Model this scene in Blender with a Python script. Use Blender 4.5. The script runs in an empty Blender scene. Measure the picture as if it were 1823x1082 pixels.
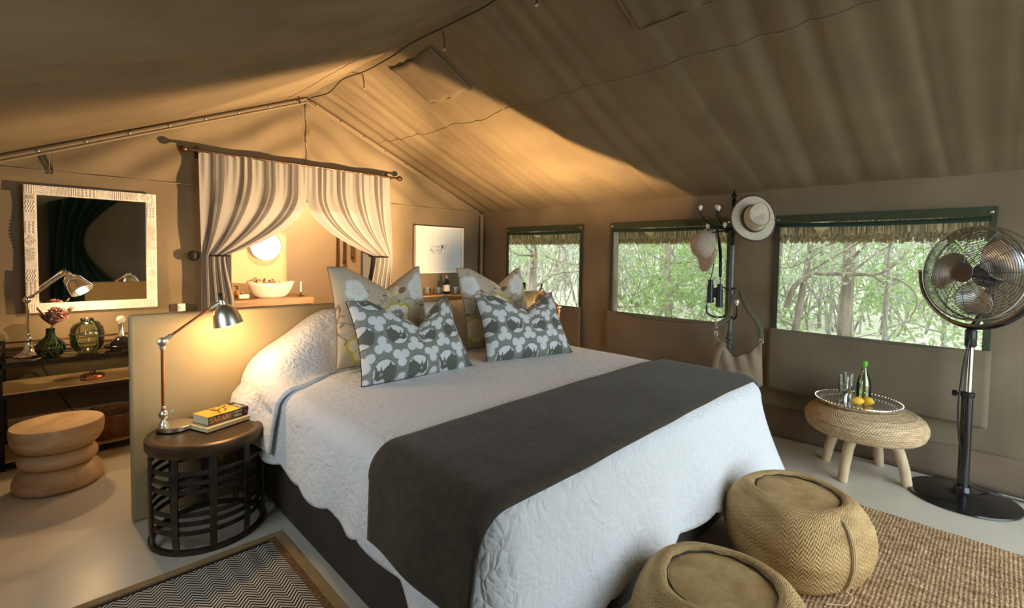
import bpy, math, random
import numpy as np
from mathutils import Vector, Matrix, noise as mnoise
random.seed(7); rng = np.random.default_rng(7)
scene = bpy.context.scene
col = scene.collection
PI = math.pi

# ------------------------------------------------------------------ camera
cam_d = bpy.data.cameras.new('camera'); cam = bpy.data.objects.new('camera', cam_d); col.objects.link(cam)
right = Vector((0.7133, -0.7007, 0.0146)); fwd = Vector((0.7006, 0.7124, -0.0417)); up = right.cross(fwd)
right.normalize(); up.normalize(); fwd = up.cross(right)
mw = Matrix.Identity(4)
for i in range(3):
    mw[i][0] = right[i]; mw[i][1] = up[i]; mw[i][2] = -fwd[i]
mw[2][3] = 1.35
cam.matrix_world = mw
cam_d.sensor_width = 36.0; cam_d.lens = 36.0 * 854.0 / 1823.0
cam_d.shift_y = -51.0 / 1823.0; cam_d.clip_start = 0.05
scene.camera = cam

# ------------------------------------------------------------------ world (bright overcast sky)
w = bpy.data.worlds.new('sky'); scene.world = w; w.use_nodes = True
bg = w.node_tree.nodes['Background']; bg.inputs[0].default_value = (0.80, 0.92, 1.0, 1); bg.inputs[1].default_value = 5.8

# ------------------------------------------------------------------ colour management
vs = scene.view_settings
vs.view_transform = 'Standard'; vs.look = 'None'; vs.gamma = 1.0; vs.use_curve_mapping = False
vs.exposure = 0.0

# daylight portals: they only guide the sky's own light through the openings
def portal(name, loc, rot, sx, sy):
    d = bpy.data.lights.new(name, 'AREA'); d.shape = 'RECTANGLE'; d.size = sx; d.size_y = sy; d.cycles.is_portal = True
    o = bpy.data.objects.new(name, d); col.objects.link(o); o.location = loc; o.rotation_euler = rot
    return o
FY = -1.25                       # tent front
portal('entrance_portal', (2.62, FY - .03, 1.35), (PI / 2, 0, 0), 2.45, 2.7)
for k, yc in enumerate((3.58, 2.1, .61)):
    portal('window_portal', (4.06, yc, 1.23), (0, PI / 2, 0), .84, 1.1)

for yc in (1.9,):
    portal('window_portal', (-.46, yc, 1.3), (0, -PI / 2, 0), .70, 1.0)  # unseen left-wall opening, added to bring daylight onto the bed

def lamp_light(name, kind, loc, energy, color, size=.03, parent=None, aim=None, spot=None, blend=.2):
    d = bpy.data.lights.new(name, kind); d.energy = energy; d.color = color
    if kind == 'SPOT':
        d.spot_size = math.radians(spot); d.spot_blend = blend
    if kind in ('POINT', 'SPOT'): d.shadow_soft_size = size
    if kind == 'AREA': d.size = size
    o = bpy.data.objects.new(name, d); col.objects.link(o); o.location = loc
    if aim is not None:
        o.rotation_euler = Vector(aim).to_track_quat('-Z', 'Y').to_euler()
    if parent: o.parent = parent
    return o
WARM = (1.0, .62, .28)

# ------------------------------------------------------------------ materials
def new_mat(name):
    m = bpy.data.materials.new(name); m.use_nodes = True
    nt = m.node_tree; b = nt.nodes['Principled BSDF']
    return m, nt, b
def c4(c): return (c[0], c[1], c[2], 1)
def M(name, c, c2=None, rough=.6, metal=0, scale=8, stretch=(1, 1, 1), bump=0, bscale=None, bstretch=(1, 1, 1), detail=4,
      trans=0, ior=1.45, spec=.5, alpha=1, lo=.35, hi=.65, sheen=0, coat=0, bdist=.01, emit=None, es=0, distort=0):
    m, nt, b = new_mat(name)
    b.inputs['Base Color'].default_value = c4(c); b.inputs['Roughness'].default_value = rough; b.inputs['Metallic'].default_value = metal
    b.inputs['Transmission Weight'].default_value = trans; b.inputs['IOR'].default_value = ior
    b.inputs['Specular IOR Level'].default_value = spec; b.inputs['Alpha'].default_value = alpha
    b.inputs['Sheen Weight'].default_value = sheen; b.inputs['Coat Weight'].default_value = coat
    if emit:
        b.inputs['Emission Color'].default_value = c4(emit); b.inputs['Emission Strength'].default_value = es
    L = nt.links; tc = None
    if c2 or bump:
        tc = nt.nodes.new('ShaderNodeTexCoord')
    if c2:
        mp = nt.nodes.new('ShaderNodeMapping'); mp.inputs['Scale'].default_value = stretch
        n = nt.nodes.new('ShaderNodeTexNoise'); n.inputs['Scale'].default_value = scale; n.inputs['Detail'].default_value = detail
        n.inputs['Distortion'].default_value = distort
        r = nt.nodes.new('ShaderNodeValToRGB'); r.color_ramp.elements[0].position = lo; r.color_ramp.elements[1].position = hi
        r.color_ramp.elements[0].color = c4(c); r.color_ramp.elements[1].color = c4(c2)
        L.new(tc.outputs['Object'], mp.inputs['Vector']); L.new(mp.outputs[0], n.inputs['Vector'])
        L.new(n.outputs['Fac'], r.inputs['Fac']); L.new(r.outputs[0], b.inputs['Base Color'])
    if bump:
        mp = nt.nodes.new('ShaderNodeMapping'); mp.inputs['Scale'].default_value = bstretch
        n = nt.nodes.new('ShaderNodeTexNoise'); n.inputs['Scale'].default_value = bscale or scale; n.inputs['Detail'].default_value = 3
        bp = nt.nodes.new('ShaderNodeBump'); bp.inputs['Strength'].default_value = bump; bp.inputs['Distance'].default_value = bdist
        L.new(tc.outputs['Object'], mp.inputs['Vector']); L.new(mp.outputs[0], n.inputs['Vector'])
        L.new(n.outputs['Fac'], bp.inputs['Height']); L.new(bp.outputs[0], b.inputs['Normal'])
    return m
class NB:                                             # tiny node helper
    def __init__(s, nt): s.nt = nt
    def node(s, t, **kw):
        n = s.nt.nodes.new(t)
        for k, v in kw.items():
            if k[0] == 'i' and k[1:].isdigit(): n.inputs[int(k[1:])].default_value = v
            else: setattr(n, k, v)
        return n
    def link(s, a, b): s.nt.links.new(a, b)
    def math(s, op, a, b=None, c=None):
        n = s.nt.nodes.new('ShaderNodeMath'); n.operation = op
        for i, x in enumerate((a, b, c)):
            if x is None: continue
            if isinstance(x, (int, float)): n.inputs[i].default_value = x
            else: s.link(x, n.inputs[i])
        return n.outputs[0]
    def coords(s, which='Object'):
        tc = s.node('ShaderNodeTexCoord'); sp = s.node('ShaderNodeSeparateXYZ'); s.link(tc.outputs[which], sp.inputs[0])
        return tc.outputs[which], sp.outputs[0], sp.outputs[1], sp.outputs[2]
    def ramp(s, fac, stops, const=False):
        r = s.node('ShaderNodeValToRGB'); cr = r.color_ramp
        if const: cr.interpolation = 'CONSTANT'
        while len(cr.elements) < len(stops): cr.elements.new(.5)
        for e, (p, c) in zip(cr.elements, stops): e.position = p; e.color = c4(c)
        s.link(fac, r.inputs[0]); return r.outputs[0]
    def noise(s, vec, scale, detail=3, dist=0, st=None):
        n = s.node('ShaderNodeTexNoise'); n.inputs['Scale'].default_value = scale; n.inputs['Detail'].default_value = detail; n.inputs['Distortion'].default_value = dist
        if st:
            mp = s.node('ShaderNodeMapping'); mp.inputs['Scale'].default_value = st; s.link(vec, mp.inputs[0]); vec = mp.outputs[0]
        s.link(vec, n.inputs['Vector']); return n.outputs['Fac']
    def bump(s, h, strength, dist, bsdf):
        b = s.node('ShaderNodeBump'); b.inputs['Strength'].default_value = strength; b.inputs['Distance'].default_value = dist
        s.link(h, b.inputs['Height']); s.link(b.outputs[0], bsdf.inputs['Normal'])

MT = {}
MT['canvas'] = M('tan_canvas', (.170, .134, .086), (.210, .168, .110), rough=.85, scale=2.2, bump=.25, bscale=260, bdist=.002, spec=.2)
MT['canvas_flap'] = M('khaki_canvas_flap', (.163, .131, .088), (.196, .158, .108), rough=.85, scale=3, bump=.25, bscale=260, bdist=.002, spec=.2)
MT['skirt'] = M('brown_mud_skirt', (.13, .095, .065), (.17, .125, .085), rough=.8, scale=3, spec=.2)
MT['bath_wall'] = M('peach_plaster', (.62, .46, .29), (.66, .49, .31), rough=.9, scale=3, spec=.2)
MT['green_web'] = M('green_webbing', (.030, .042, .018), (.045, .058, .028), rough=.75, scale=30)
MT['green_net'] = M('green_netting', (.008, .030, .017), (.012, .042, .024), rough=.7, scale=6)
MT['rope'] = M('dark_cord', (.02, .018, .015), rough=.7)
MT['webbing'] = M('tan_webbing', (.23, .18, .115), rough=.85)
MT['floor_in'] = None
MT['black_metal'] = M('black_metal', (.012, .011, .010), (.03, .025, .02), rough=.45, metal=.6, scale=20)
MT['iron'] = M('aged_iron', (.060, .060, .054), (.14, .105, .065), rough=.42, metal=.8, scale=14, bump=.2, bscale=60, bdist=.002, lo=.4, hi=.75)
MT['iron_top'] = M('rusty_iron_top', (.06, .042, .025), (.15, .10, .055), rough=.38, metal=.7, scale=7, lo=.3, hi=.7)
MT['chrome'] = M('polished_chrome', (.78, .76, .72), rough=.12, metal=1)
MT['nickel'] = M('brushed_nickel', (.66, .62, .53), rough=.33, metal=1)
MT['copper'] = M('copper_tube', (.80, .36, .20), rough=.25, metal=1)
MT['silver'] = M('silver_plate', (.86, .84, .80), rough=.22, metal=1, bump=.08, bscale=40, bdist=.001)
MT['bronze'] = M('dark_bronze', (.10, .055, .03), rough=.35, metal=.8)
MT['bulb'] = M('lit_bulb', (1, .9, .7), emit=(1, .80, .48), es=9)
MT['panel'] = M('olive_tan_panel', (.37, .285, .150), (.40, .310, .165), rough=.55, scale=2, spec=.35)
MT['white_frame'] = M('white_paint', (.78, .77, .74), rough=.5)
MT['carved'] = M('chalk_white_carving', (.70, .66, .60), (.80, .77, .72), rough=.8, scale=25)
MT['mirror'] = M('mirror_glass', (.86, .90, .88), rough=.03, metal=1)
MT['paper'] = M('pale_paper', (.58, .66, .72), rough=.8)
MT['ink'] = M('sepia_ink', (.035, .018, .018), rough=.7)
MT['black_glass'] = M('black_glass', (.006, .006, .006), rough=.06, coat=.5)
MT['lemon'] = M('lemon_skin', (.85, .50, .02), (.9, .58, .04), rough=.45, scale=30, bump=.2, bscale=90, bdist=.001)
MT['green_cap'] = M('green_cap', (.12, .45, .02), rough=.4)
MT['white_cer'] = M('white_ceramic', (.82, .79, .74), rough=.15, coat=.4)
MT['black_plastic'] = M('black_plastic', (.012, .012, .012), rough=.35)
MT['black_gloss'] = M('gloss_black_enamel', (.008, .008, .009), rough=.22, coat=.4)
MT['dark_cloth'] = M('charcoal_cloth', (.05, .05, .055), rough=.9)
MT['straw'] = None

def wood(name, c1, c2, stretch=(1, 8, 8), scale=3, rough=.45, dist=1.2):
    return M(name, c1, c2, rough=rough, scale=scale, stretch=stretch, distort=dist, detail=6, bump=.08, bscale=30, bstretch=stretch, bdist=.003)
MT['shelf_wood'] = wood('pale_shelf_wood', (.40, .27, .14), (.52, .37, .20))
MT['vanity_wood'] = wood('vanity_wood', (.20, .105, .045), (.33, .18, .08))
MT['stool_wood'] = wood('carved_wood', (.50, .325, .165), (.72, .51, .30), stretch=(2, 2, 7), scale=1.6, rough=.5)
MT['leg_wood'] = wood('peeled_branch', (.48, .36, .21), (.64, .50, .32), stretch=(9, 9, 1), scale=3, rough=.6)
MT['bark'] = M('grey_brown_bark', (.16, .12, .085), (.34, .27, .20), rough=.9, scale=9, stretch=(1, 1, .25), bump=.5, bscale=20, bdist=.02)
MT['log'] = M('pale_log', (.50, .38, .20), (.60, .46, .27), rough=.8, scale=6)
MT['leather'] = M('brown_leather', (.10, .045, .018), rough=.5)

# floor: polished screed
def floor_mat():
    m, nt, b = new_mat('polished_screed'); n = NB(nt); v, x, y, z = n.coords()
    f = n.noise(v, 1.3, 6, .8); L = n.ramp(f, [(.3, (.52, .475, .385)), (.7, (.62, .57, .47))]); n.link(L, b.inputs['Base Color'])
    g = n.noise(v, 5, 6, 1.0); r = n.math('MULTIPLY_ADD', g, .16, .26); n.link(r, b.inputs['Roughness'])
    n.bump(n.noise(v, 40, 5), .06, .004, b); return m
MT['floor_in'] = floor_mat()
def spread_mat():                                     # quilted matelasse relief
    m, nt, b = new_mat('white_matelasse'); n = NB(nt); v, x, y, z = n.coords()
    b.inputs['Base Color'].default_value = (.70, .71, .725, 1); b.inputs['Roughness'].default_value = .85; b.inputs['Sheen Weight'].default_value = .2
    n1 = n.node('ShaderNodeTexNoise'); n1.inputs['Scale'].default_value = 7; n.link(v, n1.inputs['Vector'])
    mx = n.node('ShaderNodeVectorMath', operation='MULTIPLY_ADD'); n.link(n1.outputs['Color'], mx.inputs[0]); mx.inputs[1].default_value = (.16, .16, .16); n.link(v, mx.inputs[2])
    vo = n.node('ShaderNodeTexVoronoi', feature='DISTANCE_TO_EDGE'); vo.inputs['Scale'].default_value = 26; n.link(mx.outputs[0], vo.inputs['Vector'])
    vo2 = n.node('ShaderNodeTexVoronoi', feature='DISTANCE_TO_EDGE'); vo2.inputs['Scale'].default_value = 9; n.link(mx.outputs[0], vo2.inputs['Vector'])
    a = n.math('MINIMUM', n.math('MULTIPLY', vo.outputs[0], 3.2), 1.0); c = n.math('MINIMUM', n.math('MULTIPLY', vo2.outputs[0], 5.0), 1.0)
    h = n.math('ADD', n.math('MULTIPLY', a, .6), n.math('MULTIPLY', c, .8)); h = n.math('ADD', h, n.math('MULTIPLY', n.noise(v, 90, 3), .5))
    n.bump(h, .55, .006, b); return m
MT['spread'] = spread_mat()
MT['throw'] = M('taupe_wool_throw', (.048, .039, .028), (.064, .052, .038), rough=.95, scale=25, sheen=.12, bump=.3, bscale=500, bdist=.002, spec=.15)
MT['bed_base'] = M('brown_suede_base', (.034, .025, .018), (.052, .039, .029), rough=.85, scale=4, sheen=.05)
MT['mattress'] = M('mattress_ticking', (.6, .58, .54), rough=.9)
def weave_mat(name, c1, c2, s, br=.5, rough=.65, use='UV', zig=True, hb=.8):   # herringbone plait from uv
    m, nt, b = new_mat(name); n = NB(nt); v, x, y, z = n.coords(use); b.inputs['Roughness'].default_value = rough
    b.inputs['Specular IOR Level'].default_value = .35
    u = n.math('MULTIPLY', x, s[0]); w_ = n.math('MULTIPLY', y, s[1])
    p = n.math('PINGPONG', u, 1.0) if zig else u
    a = n.math('SINE', n.math('MULTIPLY', n.math('ADD', p, w_), PI * 2)); c = n.math('SINE', n.math('MULTIPLY', n.math('SUBTRACT', n.math('MULTIPLY', u, 2.0), w_), PI * 2))
    h = n.math('MULTIPLY', n.math('ADD', a, n.math('MULTIPLY', c, .7)), .5)
    nz = n.noise(v, 9, 4) if use == 'UV' else n.noise(v, 14, 4)
    f = n.math('ADD', n.math('MULTIPLY', h, .16), nz)
    L = n.ramp(f, [(.30, c1), (.68, c2)]); n.link(L, b.inputs['Base Color'])
    n.bump(h, br, .004 * hb, b); return m
MT['pouf'] = weave_mat('plaited_reed', (.38, .225, .082), (.66, .44, .19), (90, 34), br=.7)
MT['pouf_top'] = weave_mat('plaited_reed_top', (.37, .22, .082), (.60, .40, .175), (90, 180), br=.4, use='Object')
def raffia_mat():
    m, nt, b = new_mat('coiled_raffia'); n = NB(nt); v, x, y, z = n.coords('UV'); b.inputs['Roughness'].default_value = .75; b.inputs['Specular IOR Level'].default_value = .25
    row = n.math('MULTIPLY', y, 44.0); fr = n.math('FLOOR', row); ph = n.math('MULTIPLY', fr, PI)
    st = n.math('MULTIPLY_ADD', n.math('SINE', n.math('MULTIPLY_ADD', x, 2 * PI * 120, ph)), .5, .5)
    rr = n.math('ABSOLUTE', n.math('SINE', n.math('MULTIPLY', row, PI))); h = n.math('MULTIPLY', rr, n.math('MULTIPLY_ADD', st, .6, .4))
    f = n.math('ADD', n.math('MULTIPLY', h, .45), n.math('MULTIPLY', n.noise(v, 30, 4), .6))
    n.link(n.ramp(f, [(.25, (.30, .19, .085)), (.72, (.80, .60, .36))]), b.inputs['Base Color']); n.bump(h, .8, .006, b); return m
MT['raffia'] = raffia_mat()
MT['wicker'] = M('wicker', (.15, .07, .025), (.26, .13, .05), rough=.6, scale=30)
def jute_mat():
    m, nt, b = new_mat('knotted_jute'); n = NB(nt); v, x, y, z = n.coords(); b.inputs['Roughness'].default_value = .9; b.inputs['Specular IOR Level'].default_value = .15
    f = n.noise(v, 55, 4, 0, (1, .45, 1)); L = n.ramp(f, [(.28, (.25, .145, .070)), (.72, (.66, .45, .255))]); n.link(L, b.inputs['Base Color'])
    n.bump(n.noise(v, 120, 3, .5, (.8, 1, 1)), 1.0, .012, b); return m
MT['jute'] = jute_mat()
def chevron_mat():
    m, nt, b = new_mat('chevron_weave'); n = NB(nt); v, x, y, z = n.coords(); b.inputs['Roughness'].default_value = .9
    t = n.math('PINGPONG', x, .038); k = n.math('FRACT', n.math('DIVIDE', n.math('ADD', y, n.math('MULTIPLY', t, 1.1)), .019))
    L = n.ramp(k, [(0, (.012, .011, .010)), (.5, (.68, .62, .50))], True); n.link(L, b.inputs['Base Color'])
    n.bump(n.math('PINGPONG', k, .5), .6, .006, b); return m
MT['chevron'] = chevron_mat()
MT['rug_band'] = M('tan_rug_binding', (.30, .20, .09), (.36, .25, .12), rough=.8, scale=20)
MT['rug_fringe'] = M('brown_jute_braid', (.13, .065, .022), (.28, .15, .06), rough=.9, scale=90, bump=.8, bscale=160, bdist=.006)
MT['rug_black'] = M('black_rug_edge', (.012, .011, .01), rough=.9)
def curtain_mat():
    m, nt, b = new_mat('striped_voile'); n = NB(nt); tc, x, y, z = n.coords('UV'); b.inputs['Roughness'].default_value = .9
    W_, S_ = (.335, .333, .33), (.135, .126, .12)
    st = [(0, W_)]
    for a in (.10, .17, .34, .41, .57, .63, .79, .85): st += [(a, S_), (a + .042, W_)]
    L = n.ramp(x, st, True); n.link(L, b.inputs['Base Color'])
    tr = n.node('ShaderNodeBsdfTranslucent'); n.link(L, tr.inputs[0]); mx = n.node('ShaderNodeMixShader'); mx.inputs[0].default_value = .35
    n.link(b.outputs[0], mx.inputs[1]); n.link(tr.outputs[0], mx.inputs[2]); n.link(mx.outputs[0], nt.nodes['Material Output'].inputs[0])
    n.bump(n.noise(tc, 300, 2), .1, .002, b); return m
MT['curtain'] = curtain_mat()
def mesh_mat():                                       # fly screen
    m, nt, b = new_mat('fly_screen'); n = NB(nt)
    b.inputs['Base Color'].default_value = (.55, .62, .55, 1); b.inputs['Roughness'].default_value = .7
    tr = n.node('ShaderNodeBsdfTransparent'); tr.inputs[0].default_value = (.93, .95, .93, 1); mx = n.node('ShaderNodeMixShader'); mx.inputs[0].default_value = .90
    n.link(b.outputs[0], mx.inputs[1]); n.link(tr.outputs[0], mx.inputs[2]); n.link(mx.outputs[0], nt.nodes['Material Output'].inputs[0]); return m
MT['screen'] = mesh_mat()
def thin_glass(name, tint, tint2=None, rough=.02, refl=.10, scale=6):   # clear wall: tinted straight-through light plus fresnel gloss
    m, nt, b = new_mat(name); n = NB(nt); nt.nodes.remove(b)
    tr = n.node('ShaderNodeBsdfTransparent'); tr.inputs[0].default_value = c4(tint); gl = n.node('ShaderNodeBsdfGlossy'); gl.inputs['Roughness'].default_value = rough
    if tint2:
        v, x, y, z = n.coords(); n.link(n.ramp(n.noise(v, scale, 2, 1.0), [(.42, tint), (.6, tint2)]), tr.inputs[0])
    lw = n.node('ShaderNodeLayerWeight'); lw.inputs[0].default_value = .35; f = n.math('MULTIPLY_ADD', lw.outputs['Fresnel'], .85, refl * .4)
    mx = n.node('ShaderNodeMixShader'); n.link(f, mx.inputs[0]); n.link(tr.outputs[0], mx.inputs[1]); n.link(gl.outputs[0], mx.inputs[2])
    n.link(mx.outputs[0], nt.nodes['Material Output'].inputs[0]); return m
MT['glass'] = thin_glass('clear_glass', (.96, .97, .96))
MT['green_glass'] = thin_glass('green_glass', (.30, .46, .24), (.20, .34, .15), scale=30)
MT['smoke_glass'] = thin_glass('pale_green_glass', (.90, .92, .85), (.80, .84, .72))
MT['bottle_glass'] = thin_glass('pale_green_bottle', (.93, .98, .84))
MT['ice_water'] = thin_glass('cloudy_water', (.86, .90, .88), (.70, .75, .74), rough=.15, refl=.3, scale=50)
MT['top_glass'] = thin_glass('console_glass', (.72, .78, .70), rough=.03, refl=.2)
def attr_mat(name, rough=.85):
    m, nt, b = new_mat(name); n = NB(nt); a = n.node('ShaderNodeAttribute', attribute_name='print'); n.link(a.outputs['Color'], b.inputs['Base Color'])
    b.inputs['Roughness'].default_value = rough; b.inputs['Sheen Weight'].default_value = .15
    v, x, y, z = n.coords(); n.bump(n.noise(v, 350, 2), .25, .001, b); return m
MT['print'] = attr_mat('printed_cotton')
def leaf_mat(name, c1, c2):
    m, nt, b = new_mat(name); n = NB(nt); v, x, y, z = n.coords()
    L = n.ramp(n.noise(v, 3, 2), [(.35, c1), (.65, c2)]); n.link(L, b.inputs['Base Color']); b.inputs['Roughness'].default_value = .6
    tr = n.node('ShaderNodeBsdfTranslucent'); n.link(L, tr.inputs[0]); mx = n.node('ShaderNodeMixShader'); mx.inputs[0].default_value = .4
    n.link(b.outputs[0], mx.inputs[1]); n.link(tr.outputs[0], mx.inputs[2]); n.link(mx.outputs[0], nt.nodes['Material Output'].inputs[0]); return m
MT['leaf_a'] = leaf_mat('fresh_leaf', (.20, .32, .075), (.34, .46, .16))
MT['leaf_b'] = leaf_mat('grey_green_leaf', (.32, .36, .21), (.47, .50, .35))
MT['twig'] = M('grey_twig', (.20, .17, .13), (.36, .32, .265), rough=.9, scale=10)
MT['thatch'] = M('thatch_straw', (.25, .18, .075), (.52, .40, .19), rough=.85, scale=30, stretch=(1, 1, .1))
MT['ground'] = M('pale_dry_grass_ground', (.40, .38, .25), (.54, .50, .38), rough=.95, scale=2.5, detail=8, bump=.4, bscale=12, bdist=.05)

# ------------------------------------------------------------------ mesh builder
class MB:
    def __init__(s): s.v = []; s.f = []; s.uv = None
    def add(s, vs_, fs_, mtx=None):
        o = len(s.v)
        s.v += [tuple(mtx @ Vector(p)) for p in vs_] if mtx is not None else [tuple(p) for p in vs_]
        s.f += [tuple(i + o for i in f) for f in fs_]; return s
    def box(s, c, d, mtx=None):
        x, y, z = d[0] / 2, d[1] / 2, d[2] / 2
        vs_ = [(c[0] + a * x, c[1] + b * y, c[2] + e * z) for a in (-1, 1) for b in (-1, 1) for e in (-1, 1)]
        return s.add(vs_, [(0, 1, 3, 2), (4, 6, 7, 5), (0, 4, 5, 1), (2, 3, 7, 6), (0, 2, 6, 4), (1, 5, 7, 3)], mtx)
    def tube(s, path, r, n=8, closed=False, flat=None, mtx=None, caps=True):
        P = [Vector(p) for p in path]; N = len(P); R = r if isinstance(r, (list, tuple)) else [r] * N
        vs_ = []; prev = None
        for i in range(N):
            if closed: t = P[(i + 1) % N] - P[i - 1]
            else: t = P[min(i + 1, N - 1)] - P[max(i - 1, 0)]
            if t.length < 1e-9: t = Vector((0, 0, 1))
            t.normalize()
            if prev is None:
                a = Vector((0, 0, 1)) if abs(t.z) < .9 else Vector((1, 0, 0)); u = t.cross(a).normalized()
            else:
                u = prev - t * prev.dot(t)
                if u.length < 1e-6: u = t.orthogonal()
                u.normalize()
            prev = u; q = t.cross(u)
            for k in range(n):
                an = 2 * PI * k / n + (PI / 4 if n == 4 else 0)
                vs_.append(P[i] + u * math.cos(an) * R[i] + q * math.sin(an) * R[i] * (flat or 1))
        fs_ = []
        for i in range(N if closed else N - 1):
            j = (i + 1) % N
            for k in range(n): fs_.append((i * n + k, i * n + (k + 1) % n, j * n + (k + 1) % n, j * n + k))
        if not closed and caps: fs_ += [tuple(range(n))[::-1], tuple((N - 1) * n + k for k in range(n))]
        return s.add(vs_, fs_, mtx)
    def lathe(s, prof, n=32, c=(0, 0, 0), mtx=None, sx=1, sy=1, pw=None, caps=True):
        vs_ = []; fs_ = []; m = len(prof)
        for i in range(n):
            a = 2 * PI * i / n; ca, sa = math.cos(a), math.sin(a)
            if pw:
                k = (abs(ca) ** pw + abs(sa) ** pw) ** (-1 / pw); ca *= k; sa *= k
            for (r, z) in prof: vs_.append((c[0] + r * ca * sx, c[1] + r * sa * sy, c[2] + z))
        for i in range(n):
            j = (i + 1) % n
            for k in range(m - 1): fs_.append((i * m + k, j * m + k, j * m + k + 1, i * m + k + 1))
        if prof[0] == prof[-1]: caps = False
        if caps and prof[0][0] > 1e-5: fs_.append(tuple(i * m for i in range(n))[::-1])
        if caps and prof[-1][0] > 1e-5: fs_.append(tuple(i * m + m - 1 for i in range(n)))
        return s.add(vs_, fs_, mtx)
    def grid(s, fn, nu, nv, uv=False, mtx=None, closeu=False):
        o = len(s.v); vs_ = [fn(i / nu, j / nv) for j in range(nv + 1) for i in range(nu + 1)]
        fs_ = [(j * (nu + 1) + i, j * (nu + 1) + i + 1, (j + 1) * (nu + 1) + i + 1, (j + 1) * (nu + 1) + i) for j in range(nv) for i in range(nu)]
        s.add(vs_, fs_, mtx)
        if uv:
            s.uv = (s.uv or {}); s.uv.update({o + j * (nu + 1) + i: (i / nu, j / nv) for j in range(nv + 1) for i in range(nu + 1)})
        return s
    def ball(s, c, r, n=16, m=10, mtx=None):
        R = r if isinstance(r, tuple) else (r, r, r)
        prof = [(math.sin(PI * k / m), -math.cos(PI * k / m)) for k in range(m + 1)]
        t = Matrix.Translation(c) @ Matrix.Diagonal((R[0], R[1], R[2], 1))
        if mtx is not None: t = mtx @ t
        return s.lathe(prof, n, mtx=t)
    def build(s, name, mat, parent=None, loc=None, smooth=True, sharp=40, bevel=0, solid=0, weld=True, sub=0):
        me = bpy.data.meshes.new(name); me.from_pydata(s.v, [], s.f); me.update()
        if s.uv:
            ul = me.uv_layers.new(name='UVMap'); vi = np.empty(len(me.loops), dtype=np.int32); me.loops.foreach_get('vertex_index', vi)
            A = np.zeros((len(s.v), 2)); 
            for k, q in s.uv.items(): A[k] = q
            ul.data.foreach_set('uv', A[vi].ravel())
        if smooth:
            me.polygons.foreach_set('use_smooth', [True] * len(me.polygons))
            me.set_sharp_from_angle(angle=math.radians(sharp))
        if mat: me.materials.append(mat if not isinstance(mat, str) else MT[mat])
        o = bpy.data.objects.new(name, me); col.objects.link(o)
        if loc is not None: o.location = loc
        if parent is not None: o.parent = parent
        if solid:
            d = o.modifiers.new('thickness', 'SOLIDIFY'); d.thickness = solid; d.offset = 0
        if bevel:
            d = o.modifiers.new('bevel', 'BEVEL'); d.width = bevel; d.segments = 2; d.limit_method = 'ANGLE'; d.angle_limit = math.radians(40)
        if sub:
            d = o.modifiers.new('sub', 'SUBSURF'); d.levels = sub; d.render_levels = sub
        return o
def tag(o, label=None, cat=None, group=None, kind=None):
    if label: o['label'] = label
    if cat: o['category'] = cat
    if group: o['group'] = group
    if kind: o['kind'] = kind
    return o
def thing(name, label, cat, loc=(0, 0, 0), rotz=0, group=None):
    o = bpy.data.objects.new(name, None); col.objects.link(o); o.location = loc; o.rotation_euler = (0, 0, rotz)
    o.empty_display_size = .05
    return tag(o, label, cat, group)
def struct(o): o['kind'] = 'structure'; return o
def share(name, me, parent, loc=(0, 0, 0), rot=(0, 0, 0), sc=(1, 1, 1)):       # another object on the same mesh data
    o = bpy.data.objects.new(name, me); col.objects.link(o); o.location = loc; o.rotation_euler = rot; o.scale = sc; o.parent = parent; return o
def copy_tree(o, loc, rotz, label, group=None):
    r = o.copy(); col.objects.link(r); r.location = loc; r.rotation_euler = (0, 0, rotz); r['label'] = label
    if group: r['group'] = group
    for ch in list(o.children):
        c = ch.copy(); col.objects.link(c); c.parent = r
        for g in list(ch.children):
            d = g.copy(); col.objects.link(d); d.parent = c
    return r
def nz(x, y, z=0): return mnoise.noise(Vector((x, y, z)))
def smooth01(t): t = max(0., min(1., t)); return t * t * (3 - 2 * t)
def frame(x, y, z, o):                                 # matrix from axes
    m = Matrix.Identity(4)
    for i in range(3): m[i][0] = x[i]; m[i][1] = y[i]; m[i][2] = z[i]; m[i][3] = o[i]
    return m
def axis_frame(z, o, hint=(0, 0, 1)):
    z = Vector(z).normalized(); h = Vector(hint)
    if abs(z.dot(h)) > .98: h = Vector((1, 0, 0))
    x = h.cross(z).normalized(); y = z.cross(x); return frame(x, y, z, o)
def bez(pts, n=16):                                    # catmull-rom through points
    P = [Vector(p) for p in pts]; P = [P[0] * 2 - P[1]] + P + [P[-1] * 2 - P[-2]]; out = []
    for i in range(1, len(P) - 2):
        for k in range(n):
            t = k / n; a, b, c, d = P[i - 1], P[i], P[i + 1], P[i + 2]
            out.append(.5 * ((2 * b) + (c - a) * t + (2 * a - 5 * b + 4 * c - d) * t * t + (3 * b - a - 3 * c + d) * t ** 3))
    out.append(P[-2]); return out
def text_mesh(name, s, size, mat, parent, mtx, ext=.0004, sx=1.0):
    cu = bpy.data.curves.new(name + '_curve', 'FONT'); cu.body = s; cu.size = size; cu.extrude = ext; cu.align_x = 'CENTER'; cu.align_y = 'CENTER'
    t = bpy.data.objects.new(name + '_tmp', cu); col.objects.link(t); bpy.context.view_layer.update()
    me = bpy.data.meshes.new_from_object(t.evaluated_get(bpy.context.evaluated_depsgraph_get()))
    bpy.data.objects.remove(t); bpy.data.curves.remove(cu)
    me.transform(Matrix.Diagonal((sx, 1, 1, 1))); me.transform(mtx)
    me.materials.clear(); me.materials.append(MT[mat] if isinstance(mat, str) else mat); me.name = name
    o = bpy.data.objects.new(name, me); col.objects.link(o); o.parent = parent; return o
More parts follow.
